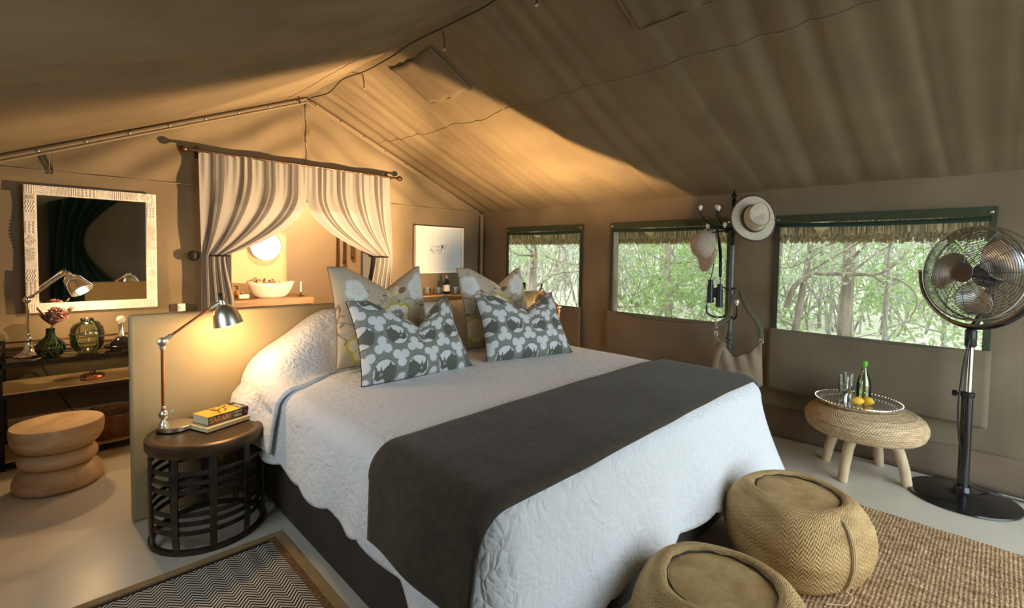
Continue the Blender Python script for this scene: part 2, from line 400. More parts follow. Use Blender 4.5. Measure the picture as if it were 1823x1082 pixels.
# ================================================================== the tent
XL, XR, YB = -.40, 4.0, 4.62
RX, RZ, EZ = 1.804, 2.806, 1.875
SL = (RZ - EZ) / (XR - RX)
def roof(x): return RZ - SL * abs(x - RX)
def wr(a, b, s=0):                                     # slack canvas wrinkles
    return .010 * nz(a * 2.2 + s, b * 2.2, 3.1 + s) + .006 * nz((a + .6 * b) * 6, (b - .6 * a) * 2, 7.7 + s)

fl_ = MB().box((1.8, 2.35, -.05), (4.8, 7.5, .10)).build('floor', 'floor_in', smooth=False); struct(fl_)

# back wall: gable canvas with the doorway left open
def panel(mb, fn, a0, a1, b0, b1, na, nb):
    if a1 - a0 < 1e-4: return
    a0 -= .001; a1 += .001
    mb.grid(lambda u, v: fn(a0 + (a1 - a0) * u, (b0(a0 + (a1 - a0) * u) if callable(b0) else b0) * (1 - v) + (b1(a0 + (a1 - a0) * u) if callable(b1) else b1) * v), na, nb)
DX0, DX1, DZ = 1.165, 2.375, 1.83
def bw(x, z):
    k = smooth01((z - 1.75) / .25) * .022
    y = YB - wr(x, z) - k * math.sin((x * .8 + (z - 1.9) * 1.4 * (1 if x > RX else -1)) * 17 + 2 * nz(x * 2, z)) * .6
    return (x, y, z)
m = MB()
panel(m, bw, XL, DX0, 0, roof, 60, 80); panel(m, bw, DX0, RX, DZ, roof, 26, 36); panel(m, bw, RX, DX1, DZ, roof, 24, 36); panel(m, bw, DX1, XR, 0, roof, 60, 80)
wall_back = struct(m.build('wall_back', 'canvas', sharp=80))
# horizontal seam of the gable wall, ridge seam, webbing loop
def seam(pts, r=.003, parent=None, mat='webbing', name='seam'): return MB().tube(pts, r, 6).build(name, mat, parent)
seam([(x, YB - .012 - wr(x, 1.88), 1.881) for x in np.linspace(XL, 4, 60)], .0035, wall_back)
seam([(RX, YB - .012, z) for z in np.linspace(DZ, RZ - .02, 12)], .003, wall_back)
for dx in (0, .022): MB().tube([(.055 + dx, YB - .016, 1.86), (.055 + dx, YB - .018, 2.0), (.055 + dx, YB - .016, 2.06)], .006, 6, flat=.4).build('tie_loop', 'webbing', wall_back)
# gable piping with press studs on both slopes
for nme, sgn, n_st in (('trim_1', -1, 9), ('trim_2', 1, 9)):
    xe = XL if sgn < 0 else XR
    P = [(RX + (xe - RX) * t, YB - .022, roof(RX + (xe - RX) * t) - .012) for t in np.linspace(0, 1, 24)]
    P2 = [(p[0], p[1], p[2] - .045) for p in P]
    t = struct(MB().add(P + P2, [(i, i + 1, 25 + i, 24 + i) for i in range(23)]).build(nme, 'webbing', solid=.008))
    MB().tube([(p[0], p[1] - .006, p[2] - .045) for p in P], .008, 8).build('piping', 'webbing', t)
    for k in range(n_st):
        q = (k + .35) / n_st; x = RX + (xe - RX) * q
        MB().lathe([(0, .008), (.008, .006), (.011, 0)], 12, mtx=axis_frame((0, -1, 0), (x, YB - .030, roof(x) - .034))).build('press_stud', 'nickel', t)
# corner pole
struct(MB().tube([(XR - .05, YB - .05, 0), (XR - .05, YB - .05, EZ - .02)], .022, 12).build('trim_3', 'webbing'))

# right wall with three window openings
WIN = [(3.045, 4.125), (1.55, 2.66), (.045, 1.185)]
WZ0, WZ1 = .82, 1.645
def rw(y, z):
    k = smooth01((.9 - z) / .9)
    return (XR + wr(y, z, 5) + .05 * k * k + .012 * math.sin(y * 9 + 1.5 * nz(y * 1.5, z)) * (k + smooth01((z - 1.68) / .15) * .6), y, z)
m = MB(); ys = [FY]
for a, b in sorted(WIN): ys += [a, b]
ys.append(YB)
for i in range(len(ys) - 1):
    a, b = ys[i], ys[i + 1]; n = max(6, int((b - a) * 22))
    panel(m, rw, a, b, 0, WZ0, n, 26); panel(m, rw, a, b, WZ1, EZ + .03, n, 8)
    if i % 2 == 0: panel(m, rw, a, b, WZ0, WZ1, n, 22)
wall_right = struct(m.build('wall_right', 'canvas', sharp=80))
m = MB(); m.grid(lambda u, v: (XR + .03 - .05 * v + .015 * nz(u * 14, v * 2, 2) - .03 * (1 - v) * (nz(u * 9, 4) + .3), FY + (YB - FY) * u, .005 + .20 * (1 - v)), 160, 6)
struct(m.build('baseboard_right', 'skirt', sharp=80, solid=.005))
# left and front walls (behind and beside the camera); left has an added daylight opening
lw = lambda y, z: (XL - wr(y, z, 9), y, z); m = MB(); ys = [FY, 1.4, 2.4, YB]
for i in range(3):
    panel(m, lw, ys[i], ys[i + 1], 0, .95, 14, 10); panel(m, lw, ys[i], ys[i + 1], 1.65, EZ, 14, 3)
    if i % 2 == 0: panel(m, lw, ys[i], ys[i + 1], .95, 1.65, 14, 10)
struct(m.build('wall_left', 'canvas', sharp=80))
FX0, FX1 = 1.40, 3.85
def fw(x, z): return (x, FY + wr(x, z, 13), z)
m = MB(); panel(m, fw, XL, FX0, 0, roof, 20, 20); panel(m, fw, FX1, XR, 0, roof, 3, 16); panel(m, fw, FX0, RX, lambda x: roof(x) - .07, roof, 12, 2); panel(m, fw, RX, FX1, lambda x: roof(x) - .07, roof, 24, 2)
struct(m.build('wall_front', 'canvas', sharp=80))
# rolled green netting beside the entrance
def net(u, v):
    x = .05 + .95 * u ** (1 + .8 * v); z = 2.25 - 2.2 * v
    if v < .4: z = 2.25 - 2.2 * v
    return (x * (1 - .55 * math.sin(PI * min(1, v * 1.4)) * u) + .05, FY + .10 + .05 * math.sin(u * 38 + 3 * v), z)
n_ = MB().grid(net, 70, 30).build('netting_drape', 'green_net', sharp=80)
tag(n_, 'dark green netting drape gathered beside the tent entrance, seen in the mirror', 'netting')

# ceiling: two canvas slopes with folds running from ridge to eave
fold_y = [(random.uniform(FY, YB), random.uniform(.022, .075), random.uniform(.4, 1.0)) for _ in range(80)]
def fold(y, s):
    a = 0
    for (c, w_, k) in fold_y:
        d = (y + .10 * (s - .5) * math.sin(c * 5) - c) / w_
        if abs(d) < 3: a += k * math.exp(-d * d)
    return a
def slope(sign):
    xe = XR if sign > 0 else XL
    L = abs(xe - RX)
    def fn(u, v):
        y = FY + (YB + .06 - FY) * u; s = v * 1.035
        x = RX + (xe - RX) * s; z = RZ - SL * L * s
        sag = .05 * math.sin(PI * s) * (1 - abs(2 * u - 1) ** 3) + (.03 if sign < 0 else .012) * math.sin(PI * s)
        sag *= smooth01((YB - y) / .5) * (s < 1)
        f = fold(y + (0 if sign > 0 else 1.7), s) * .011 + .008 * nz(y * 2.5, s * 2, sign * 4) + .004 * math.sin(y * 46 + 2 * nz(y, s * 3)) * smooth01(1 - s * 3)
        f *= smooth01((YB - y) / .12) * smooth01(s * 14) * smooth01((1.035 - s) * 14)
        rid = .018 * abs(math.sin(y * 4.5)) * smooth01(1 - s * 8) * smooth01((YB - y) / .3)
        return (x, y, z - sag + f - rid)
    return fn
SR, SLf = slope(1), slope(-1)
ceil_r = struct(MB().grid(SR, 420, 60).build('ceiling', 'canvas', sharp=85))
ceil_l = struct(MB().grid(SLf, 420, 60).build('ceiling_left', 'canvas', sharp=85))
def on_roof(fn, y, s, d=.012):
    p = fn((y - FY) / (YB + .06 - FY), s / 1.035); return (p[0], p[1], p[2] - d)
seam([on_roof(SR, y, .34 + .004 * math.sin(y * 9), .002) for y in np.linspace(FY, YB - .02, 160)], .0035, ceil_r)
seam([on_roof(SLf, y, .10, .002) for y in np.linspace(FY, YB - .02, 160)], .003, ceil_l)
# patch flaps, straps and toggles near the ridge
for y0, y1 in ((2.78, 3.30), (.9, 1.4)):
    P = MB(); P.grid(lambda u, v: on_roof(SR, y0 + (y1 - y0) * u, .05 + .17 * v, .010 + .005 * math.sin(u * 20)), 14, 8)
    f_ = P.build('canvas_patch', 'canvas_flap', ceil_r, solid=.005)
    MB().tube([on_roof(SR, y0, .05, .012), on_roof(SR, y0, .13, .012), on_roof(SR, y0, .22, .012), on_roof(SR, (y0 + y1) / 2, .22, .012), on_roof(SR, y1, .22, .012), on_roof(SR, y1, .13, .012), on_roof(SR, y1, .05, .012)], .006, 6).build('hem', 'webbing', f_)
for y in (3.62, 2.55, 1.75, .7):
    p = on_roof(SR, y, .025, .0)
    MB().tube([p, (p[0] + .01, p[1], p[2] - .05), (p[0] + .012, p[1], p[2] - .10)], .007, 6, flat=.4).build('strap', 'leather', ceil_r)
    MB().ball((p[0] + .012, p[1], p[2] - .105), .010, 8, 6).build('toggle', 'nickel', ceil_r)
p = on_roof(SLf, 4.45, .06, 0); MB().tube([p, (p[0], p[1], p[2] - .05), (p[0] + .012, p[1], p[2] - .065), (p[0] + .012, p[1], p[2] - .03)], .005, 6).build('hook', 'bronze', ceil_l)
rc = MB().tube(bez([(RX + .02 * math.sin(k * 2.1), y, RZ - .035 - .028 * abs(math.sin(k * 1.7))) for k, y in enumerate(np.linspace(4.5, -.6, 16))], 6), .0045, 6).build('ridge_cord', 'rope')
tag(rc, 'thin dark cord running along the tent ridge', 'cord')

# windows: green webbing frame, fly screen, rolled top and dropped canvas flap
for k, (a, b) in enumerate(WIN):
    wo = bpy.data.objects.new('window_%d' % (k + 1), None); col.objects.link(wo); wo['kind'] = 'structure'
    xi = XR - .016; e = .035
    for nm, c, d in (('window_frame', (xi, a - .005, (WZ0 + WZ1) / 2), (.008, e, WZ1 - WZ0 + .05)), ('window_frame', (xi, b + .005, (WZ0 + WZ1) / 2), (.008, e, WZ1 - WZ0 + .05)),
                     ('window_frame', (xi - .001, (a + b) / 2, WZ1 + .004), (.010, b - a + .05, .055))):
        MB().box(c, d).build(nm, 'green_web', wo, smooth=False, bevel=.002)
    MB().grid(lambda u, v: (xi + .012 + .012 * nz(u * 4, v * 3, k), a + (b - a) * u, WZ0 - .03 + (WZ1 - WZ0 + .03) * v), 16, 12).build('fly_screen', 'screen', wo)
    MB().tube([(xi - .004, a + (b - a) * t, WZ1 - .040 - .008 * math.sin(PI * t)) for t in np.linspace(0, 1, 20)], .016, 8).build('rolled_blind', 'green_net', wo)
    for yy in (a, b):
        MB().lathe([(0, .006), (.009, .004), (.010, 0)], 10, mtx=axis_frame((-1, 0, 0), (xi - .006, yy, WZ1 + .0))).build('press_stud', 'nickel', wo)
    def flap(u, v):
        y = a - .03 + (b - a + .07) * u; sg = (.055 if k < 2 else .03) * math.sin(PI * u) ** 1.0
        z = (WZ0 + .01 - sg * .9) * (1 - v) + (.36 + .01 * math.sin(u * 7)) * v
        return (XR - .028 - .012 * math.sin(PI * v) * (1 + .6 * math.sin(u * 9)) + .006 * nz(y * 3, z * 3, 2) - .03 * math.sin(PI * u) * (1 - v) ** 3, y, z)
    MB().grid(flap, 40, 24).build('canvas_flap', 'canvas_flap', wo, sharp=80, solid=.006)

# bathroom behind the doorway
BY = 5.95
m = MB().box((2.2, BY + .04, 1.2), (3.2, .08, 2.4)); struct(m.build('wall_bathroom', 'bath_wall', smooth=False))
struct(MB().box((.62, 5.3, 1.2), (.06, 1.3, 2.4)).build('wall_bathroom_left', 'bath_wall', smooth=False))
struct(MB().box((3.78, 5.3, 1.2), (.06, 1.3, 2.4)).build('wall_bathroom_right', 'bath_wall', smooth=False))
struct(MB().box((2.2, 5.34, 2.43), (3.2, 1.26, .06)).build('ceiling_bathroom', 'bath_wall', smooth=False))
for nm, c, d in (('trim_4', (DX0 - .02, YB + .01, DZ / 2), (.04, .05, DZ)), ('trim_5', (DX1 + .05, YB + .01, DZ / 2), (.11, .05, DZ)), ('trim_6', ((DX0 + DX1) / 2, YB + .01, DZ + .02), (DX1 - DX0 + .08, .05, .05))):
    struct(MB().box(c, d).build(nm, 'dark_cloth', smooth=False, bevel=.004))

# ================================================================== outdoors
def gz(x, y): return -.15 + .30 * smooth01((x - 6) / 5) + 3.2 * smooth01((x - 9.5) / 9) + .10 * nz(x * .7, y * .7, 5) * smooth01((x - 4.5) / 2)
g = MB().grid(lambda u, v: (lambda x, y: (x, y, gz(x, y)))(-14 + 40 * u, -16 + 44 * v), 80, 88).build('ground', 'ground'); struct(g)

# thatched roof edge seen through the windows
th = thing('thatched_roof', 'golden thatched roof edge hanging outside above the canvas windows', 'roof', (0, 0, 0))
m = MB(); a_, b_ = (5.25, 1.66), (1.80, 3.55)
m.add([(a_[0], -2, a_[1]), (a_[0], 7.5, a_[1]), (b_[0], 7.5, b_[1]), (b_[0], -2, b_[1]), (a_[0] + .05, -2, a_[1] + .16), (a_[0] + .05, 7.5, a_[1] + .16), (b_[0], 7.5, b_[1] + .2), (b_[0], -2, b_[1] + .2)],
      [(0, 1, 2, 3), (7, 6, 5, 4), (0, 4, 5, 1), (3, 2, 6, 7), (0, 3, 7, 4), (1, 5, 6, 2)]); m.build('thatch_slab', 'thatch', th, smooth=False)
m = MB()
for k in range(11000):
    y = random.uniform(-1.0, 7.4); x = 5.22 + random.uniform(-.12, .10); z1 = 1.548 + random.gauss(0, .006) + (5.22 - x) * .4; z0 = z1 + random.uniform(.16, .26)
    w_ = .006; d = random.uniform(-.02, .02); q = random.uniform(0, PI); cx, cy = w_ * math.cos(q), w_ * math.sin(q)
    m.add([(x - cx, y - cy, z0), (x + cx, y + cy, z0), (x + cx + .03, y + cy + d, z1), (x - cx + .03, y - cy + d, z1)], [(0, 1, 2, 3)])
tag(m.build('thatch_straws', 'thatch', th, smooth=False), kind='stuff')
for k, y in enumerate((1.17, 2.92, 4.7, -.45)):
    MB().tube([(4.75, y, 1.88), (5.33, y, 1.605)], .078, 14).build('rafter', 'log', th)
po = MB().tube([(5.05, 3.36, -.2), (5.03, 3.34, .8), (5.05, 3.36, 1.85)], [.075, .065, .065], 14).build('roof_post', 'bark')
tag(po, 'wooden roof post outside behind the window nearest the corner', 'post')
# ================================================================== trees and shrubs outside
def leaves(mb_pts, n, size, spread, seed):
    r = np.random.default_rng(seed); P = np.array(mb_pts); idx = r.integers(0, len(P), n)
    c = P[idx] + r.normal(0, spread, (n, 3)) * np.array([1, 1, .7])
    a = r.normal(size=(n, 3)); a /= np.linalg.norm(a, axis=1)[:, None]
    b = np.cross(a, r.normal(size=(n, 3))); b /= np.linalg.norm(b, axis=1)[:, None]
    s = (size * r.uniform(.6, 1.4, n))[:, None]
    V = np.stack([c - a * s, c + b * s * .45, c + a * s, c - b * s * .45], 1).reshape(-1, 3)
    return V, np.arange(4 * n).reshape(-1, 4)
def tree(base, h, r0, seed, label, leaf, nl, lsize, lean=(0, 0), forks=6, name='tree', group=None, low=.35, spread=.16, fine=3):
    r = random.Random(seed); t = thing(name, label, 'tree' if name == 'tree' else 'shrub', base, 0, group)
    m = MB(); tips = []
    trunk = [(lean[0] * k / 8 * h + r.gauss(0, .02) * h * .15 * (k > 0), lean[1] * k / 8 * h + r.gauss(0, .02) * h * .15 * (k > 0), h * k / 8) for k in range(9)]
    T = bez(trunk, 3); m.tube(T, [r0 * (1 - .75 * i / len(T)) for i in range(len(T))], 8)
    def branch(p, d, L, rr, lv):
        pts = [Vector(p)]; dd = Vector(d).normalized()
        for k in range(5):
            dd = (dd + Vector((r.gauss(0, .28), r.gauss(0, .28), r.gauss(.03, .2)))).normalized(); pts.append(pts[-1] + dd * L / 5)
        m.tube(pts, [rr * (1 - .8 * i / 5) for i in range(6)], 5)
        tips.extend([tuple(q) for q in pts[2:]])
        if lv > 0:
            for k in range(fine):
                q = pts[r.randint(2, 5)]; branch(q, dd + Vector((r.gauss(0, .8), r.gauss(0, .8), r.gauss(.1, .5))), L * r.uniform(.45, .7), rr * .5, lv - 1)
    for k in range(forks):
        q = T[int(len(T) * (low + (1 - low) * (k + .5) / forks)) - 1]; a = r.uniform(0, 2 * PI)
        branch(q, (math.cos(a), math.sin(a), r.uniform(.0, .7)), h * r.uniform(.25, .45), r0 * r.uniform(.25, .45), 2)
    m.build('trunk', 'bark' if name == 'tree' else 'twig', t)
    V, F = leaves(tips, nl, lsize, spread, seed)
    f = MB(); f.v = [tuple(p) for p in V]; f.f = [tuple(int(i) for i in q) for q in F]
    tag(f.build('foliage', leaf, t, smooth=False), kind='stuff')
    return t
G = lambda x, y: (x, y, gz(x, y) - .03)
tree(G(7.2, 1.32), 5.0, .085, 3, 'slim tree with upright grey-brown trunk outside the largest window', 'leaf_a', 2600, .035, (0, .01), 9, low=.28)
tree(G(6.6, 1.80), 3.2, .05, 8, 'crooked tree with a dark sideways branch outside left part of largest window', 'leaf_b', 1500, .03, (.05, -.1), 8, low=.2)
tb = tree(G(6.6, 2.05), 2.4, .045, 33, 'fallen grey branch tree reaching sideways across the largest window', 'leaf_b', 250, .03, (-.02, -.08), 4, low=.4)
o0 = tb.location
for P_, r0_ in (([(0, 1.84, .75), (0, 1.77, 1.0), (.02, 1.61, 1.16), (0, 1.35, 1.19), (.03, 1.11, 1.19), (0, .93, 1.21), (0, .79, 1.32), (.02, .69, 1.46)], .035), ([(0, 1.0, 1.2), (.02, .86, 1.05), (0, .88, .88), (0, .84, .58)], .014), ([(0, 1.62, 1.15), (.01, 1.58, 1.26)], .02), ([(0, 1.2, 1.19), (.02, .98, 1.42), (0, .80, 1.55)], .012), ([(0, .93, 1.2), (.02, .72, 1.12), (0, .6, .95), (0, .66, .7)], .012)):
    B = bez([(6.6 + x - o0[0], y - o0[1], z - o0[2]) for x, y, z in P_], 5); MB().tube(B, [r0_ * (1 - .75 * i / len(B)) for i in range(len(B))], 7).build('branch', 'bark', tb)
tree(G(7.6, 3.9), 4.0, .07, 12, 'leafy tree outside the middle window', 'leaf_a', 3600, .035, (0, .05), 10, low=.15)
tree(G(7.2, 5.1), 4.2, .08, 15, 'bushy tree outside between the middle and corner windows', 'leaf_a', 3200, .035, (.03, .02), 9, low=.15)
tree(G(6.8, 6.3), 4.4, .10, 21, 'tree with a stout trunk outside the window nearest the corner', 'leaf_b', 2600, .035, (0, .03), 9, low=.2)
spots = [(7.9, .45, 'low pale shrub outside right part of largest window, behind the fan'), (6.9, .9, 'spindly shrub outside below the slim grey trunk'), (8.4, 1.75, 'yellow-green shrub outside, left of the slim grey trunk'),
         (7.0, 2.75, 'thin-twigged shrub outside right part of middle window'), (8.6, 3.0, 'dense shrub outside behind the hanging cap'), (6.5, 3.35, 'bright green shrub outside bottom of middle window'),
         (8.8, 4.7, 'tall pale shrub outside left edge of middle window'), (8.6, 6.3, 'fresh green shrub outside the corner window'), (7.6, 7.8, 'pale shrub outside left side of the corner window'), (9.8, 2.2, 'distant grey-green shrub beyond the largest window'), (10.2, 5.4, 'distant grey-green shrub beyond the middle window')]
for k, (x, y, lb) in enumerate(spots):
    tree(G(x, y), 2.0 + .5 * (k % 3), .03, 40 + k, lb, 'leaf_a' if k % 3 != 1 else 'leaf_b', 2400, .033, (0, 0), 11, name='shrub', group='shrubs outside the windows', low=.05, spread=.2)
# far thicket of bare twigs and leaves on the slope: too many to count
m = MB(); r = random.Random(5); pts = []
for k in range(1500):
    x = r.uniform(9.5, 15); y = -4 + (x * 1.6 + 4) * r.random(); z = gz(x, y); L = r.uniform(.8, 2.2)
    a = r.uniform(0, 2 * PI); d = r.uniform(.1, .9)
    p = [(x, y, z)]
    for i in range(4):
        p.append((p[-1][0] + math.cos(a) * d * L / 4 + r.gauss(0, .06), p[-1][1] + math.sin(a) * d * L / 4 + r.gauss(0, .06), p[-1][2] + L / 4)); pts.append(p[-1])
    m.tube(p, [.02, .016, .012, .008, .004], 4)
th_ = thing('thicket', 'tangled thicket of grey twigs and pale leaves on the far slope outside', 'thicket')
tag(m.build('twigs', 'twig', th_), kind='stuff')
V, F = leaves(pts, 26000, .045, .3, 99); f = MB(); f.v = [tuple(p) for p in V]; f.f = [tuple(int(i) for i in q) for q in F]
tag(f.build('leaves', 'leaf_b', th_, smooth=False), kind='stuff')
# ================================================================== bed
bed = thing('bed', 'king-size bed on a brown suede box base against the tan partition', 'bed', (1.885, 1.9, 0))
def L_(p, o): return (p[0] - o[0], p[1] - o[1], p[2] - o[2])
BO = (1.885, 1.9, 0)
for cx in (1.372, 2.398):
    MB().box((cx - BO[0], 1.935 - BO[1], .215), (1.024, 1.95, .42)).build('base', 'bed_base', bed, smooth=False, bevel=.012)
MB().box((0, 1.935 - BO[1], .52), (2.05, 1.95, .22)).build('mattress', 'mattress', bed, smooth=False, bevel=.05)

X0, X1, YF, YH, ZT = .818, 2.952, .905, 2.92, .662
SR_ = .085                                             # shoulder radius
def outline():
    pts = []; rc = .13
    for y in np.linspace(2.62, YF + rc, 70): pts.append((X0, y, -1, 0))
    for a in np.linspace(PI, 1.5 * PI, 26)[1:-1]: pts.append((X0 + rc + rc * math.cos(a), YF + rc + rc * math.sin(a), math.cos(a), math.sin(a)))
    for x in np.linspace(X0 + rc, X1 - rc, 80): pts.append((x, YF, 0, -1))
    for a in np.linspace(1.5 * PI, 2 * PI, 26)[1:-1]: pts.append((X1 - rc + rc * math.cos(a), YF + rc + rc * math.sin(a), math.cos(a), math.sin(a)))
    for y in np.linspace(YF + rc, 2.62, 70): pts.append((X1, y, 1, 0))
    return pts
OUT = outline(); NO = len(OUT)
cum = [0]
for i in range(1, NO): cum.append(cum[-1] + math.hypot(OUT[i][0] - OUT[i - 1][0], OUT[i][1] - OUT[i - 1][1]))
def hem(i):
    x, y, nx, ny = OUT[i]; s = cum[i]
    sc = abs(math.sin(s * PI / .27)) ** .7 * .030
    side = .335; foot = .205
    d = abs(nx) if True else 0
    base = side * d + foot * (1 - d)
    cL = math.exp(-((x - X0) ** 2 + (y - YF) ** 2) / .05); cR = math.exp(-((x - X1) ** 2 + (y - YF) ** 2) / .045)
    if nx > .5: base = .26
    return max(.03, base - sc + .015 - .10 * cL - .17 * cR), cL, cR
def spread_top(x, y): return .006 * nz(x * 2.5, y * 2.5, 1) + .012 * (1 - ((x - 1.885) / 1.1) ** 2)
m = MB(); V = []; NTp, NSh, ND = 22, 8, 22
for i in range(NO):
    x, y, nx, ny = OUT[i]; qx, qy = 1.885, min(max(y, 1.8), 2.62)
    ex, ey = x - nx * SR_, y - ny * SR_
    for k in range(NTp):
        t = (k / NTp) ** .8; px, py = qx + (ex - qx) * t, qy + (ey - qy) * t; V.append((px, py, ZT + spread_top(px, py)))
    for k in range(NSh):
        a = k / NSh * PI / 2; V.append((ex + nx * SR_ * math.sin(a), ey + ny * SR_ * math.sin(a), ZT + spread_top(ex, ey) * (1 - k / NSh) - SR_ * (1 - math.cos(a))))
    zh, cL, cR = hem(i); z0 = ZT - SR_; s = cum[i]
    for k in range(ND + 1):
        t = k / ND; fl = .035 * t + (.10 * cL + .16 * cR) * t ** 1.4 + (.014 * math.sin(s * 13 + 2 * nz(s * 2, 0)) + .016 * nz(s * 3.2, 5)) * t ** 1.2
        V.append((x + nx * fl, y + ny * fl, z0 + (zh - z0) * t))
NC = NTp + NSh + ND + 1
F = [(i * NC + k, i * NC + k + 1, (i + 1) * NC + k + 1, (i + 1) * NC + k) for i in range(NO - 1) for k in range(NC - 1)]
m.add(V, F)
sp = m.build('bedspread', 'spread', sharp=85, solid=.007)
import bmesh
bm = bmesh.new(); bm.from_mesh(sp.data); bmesh.ops.remove_doubles(bm, verts=bm.verts, dist=.0004); bm.to_mesh(sp.data); bm.free()
sp.data.polygons.foreach_set('use_smooth', [True] * len(sp.data.polygons))
tag(sp, 'white quilted bedspread with scalloped hem draped over the bed', 'bedspread')

# throw across the foot
def prof_pts(x0, x1, drop0, drop1, lift, n_top=60):
    P = []; fl0 = .045
    for t in np.linspace(1, 0, 16)[:-1]: P.append((x0 - lift - fl0 * t, ZT - SR_ + (drop0 - (ZT - SR_)) * t))
    for a in np.linspace(PI / 2, 0, 9)[:-1]: P.append((x0 + SR_ - (SR_ + lift) * math.sin(a), ZT - SR_ + (SR_ + lift) * math.cos(a)))
    for t in np.linspace(0, 1, n_top): P.append((x0 + SR_ + (x1 - x0 - 2 * SR_) * t, ZT + lift))
    for a in np.linspace(0, PI / 2, 9)[1:]: P.append((x1 - SR_ + (SR_ + lift) * math.sin(a), ZT - SR_ + (SR_ + lift) * math.cos(a)))
    for t in np.linspace(0, 1, 16)[1:]: P.append((x1 + lift + .05 * t, ZT - SR_ + (drop1 - (ZT - SR_)) * t))
    return P
TP = prof_pts(X0, X1, .405, .42, .020); NP = len(TP)
def throw_fn(u, v):
    x, z = TP[int(round(u * (NP - 1)))]
    y = .925 + .03 * smooth01((x - 1.2) / 1.4) + (.575) * v
    hang = max(0, (ZT - SR_ - z)); z += spread_top(x, y) * (1 if hang <= 0 else 0)
    y += -.10 * hang * (1 - v) * (1 if x < 1 else .3) - .42 * hang * v
    z -= hang * .10 * (1 - v)
    if v < .12 and hang <= 0: z -= .03 * (1 - v / .12) ** 2
    return (x + .006 * math.sin(v * 9) * (hang > 0), y, z + .003 * nz(x * 5, y * 5, 2))
th = MB().grid(throw_fn, NP - 1, 30).build('bed_throw', 'throw', sharp=85, solid=.010)
tag(th, 'dark taupe woollen throw laid across the foot of the bed', 'throw')

# spread pulled over the sleeping pillows at the head
PP = prof_pts(X0 - .012, X1 + .012, .385, .40, .014, 70); NPP = len(PP)
def over_fn(u, v):
    x, z = PP[int(round(u * (NPP - 1)))]
    e = min(x - X0, X1 - x); yf = 2.40 + .20 * smooth01(e / .4)
    y = yf + (2.945 - yf) * v
    b = smooth01((e + .03) / .50) ** .8 * smooth01(v / .72)
    hang = max(0, ZT - SR_ - z)
    x += (.02 * math.sin(v * 6) + .015 * nz(v * 4, z * 4)) * (hang > 0) + (0.035 * smooth01(v) * (1 if x < 1.8 else -1) * -1 if hang > 0 else 0)
    return (x, y, z + .315 * b + .05 * math.exp(-((e - .05) / .14) ** 2) * smooth01(v / .5) * (hang == 0) + .004 * nz(x * 6, y * 6))
ov = MB().grid(over_fn, NPP - 1, 36).build('pillow_cover', 'spread', sharp=85, solid=.016)
tag(ov, 'white quilted cover pulled up over the bed pillows against the partition', 'bedding')

# ------------------------------------------------------------------ printed cushions
def inside(poly, X, Y):
    r = np.zeros(X.shape, bool); n = len(poly); j = n - 1
    for i in range(n):
        xi, yi = poly[i]; xj, yj = poly[j]
        c = ((yi > Y) != (yj > Y)) & (X < (xj - xi) * (Y - yi) / (yj - yi + 1e-12) + xi); r ^= c; j = i
    return r
HEAD = [(-1, -.45), (-.98, .32), (-.62, .50), (-.50, .80), (-.34, .50), (-.08, .36), (.22, .10), (.36, .50), (.46, .10), (.62, .20), (.88, .80), (.84, .1), (.82, -.35), (.55, -.52), (.1, -.42), (-.2, -.62), (-.55, -.84)]
def paint(C, mask, c): C[mask] = c
def rhino_print(X, Y, seed):
    r = np.random.default_rng(seed); C = np.empty(X.shape + (3,)); C[:] = (.24, .255, .225)
    a, h, R = .200, .205, .066; ox, oy = r.uniform(0, a), r.uniform(0, .05); W = np.array((.66, .69, .70))
    rows = range(-4, 6); cen = [(c * a + (k % 2) * a / 2 + ox - .2, k * h + oy, (c + k) % 2) for k in rows for c in range(-4, 6)]
    D = np.full(X.shape, 9.); A = np.zeros(X.shape)
    for (cx, cy, fl) in cen:
        d = np.hypot(X - cx, Y - cy); q = d < D; D[q] = d[q]; A[q] = np.arctan2(Y - cy, X - cx)[q]
    ring = (np.abs(((A / (2 * PI) * 18) % 1) - .5) > .44) | (np.abs(((D / .012) % 1) - .5) > .42); paint(C, ring, (.17, .18, .155))
    for (cx, cy, fl) in cen:                            # trefoils in the gaps
        for tx, ty, s in ((cx + a / 2, cy + h / 3, 1), (cx, cy + h * 2 / 3, -1)):
            for q in range(3):
                an = PI / 2 * s + q * 2 * PI / 3 + PI; ex, ey = tx + .029 * math.cos(an), ty + .029 * math.sin(an)
                paint(C, np.hypot(X - ex, Y - ey) < .0255, W)
            paint(C, np.hypot(X - tx, Y - ty) < .012, W)
    for (cx, cy, fl) in cen:
        d = np.hypot(X - cx, Y - cy); paint(C, d < R, (.10, .105, .09)); paint(C, d < R * .95, W)
        sx = (X - cx) / R * (-1 if fl else 1); sy = (Y - cy) / R; hd = inside(HEAD, sx, sy) & (d < R * .99)
        n_ = .5 + .5 * np.sin(sx * 23 + sy * 11) * np.sin(sy * 27 - sx * 7); C[hd] = (np.array((.060, .064, .050))[None, :] * (1 + 1.6 * n_[hd][:, None]))
        paint(C, hd & (np.hypot(sx - .35, sy + .12) < .13), (.30, .31, .28))
    return C
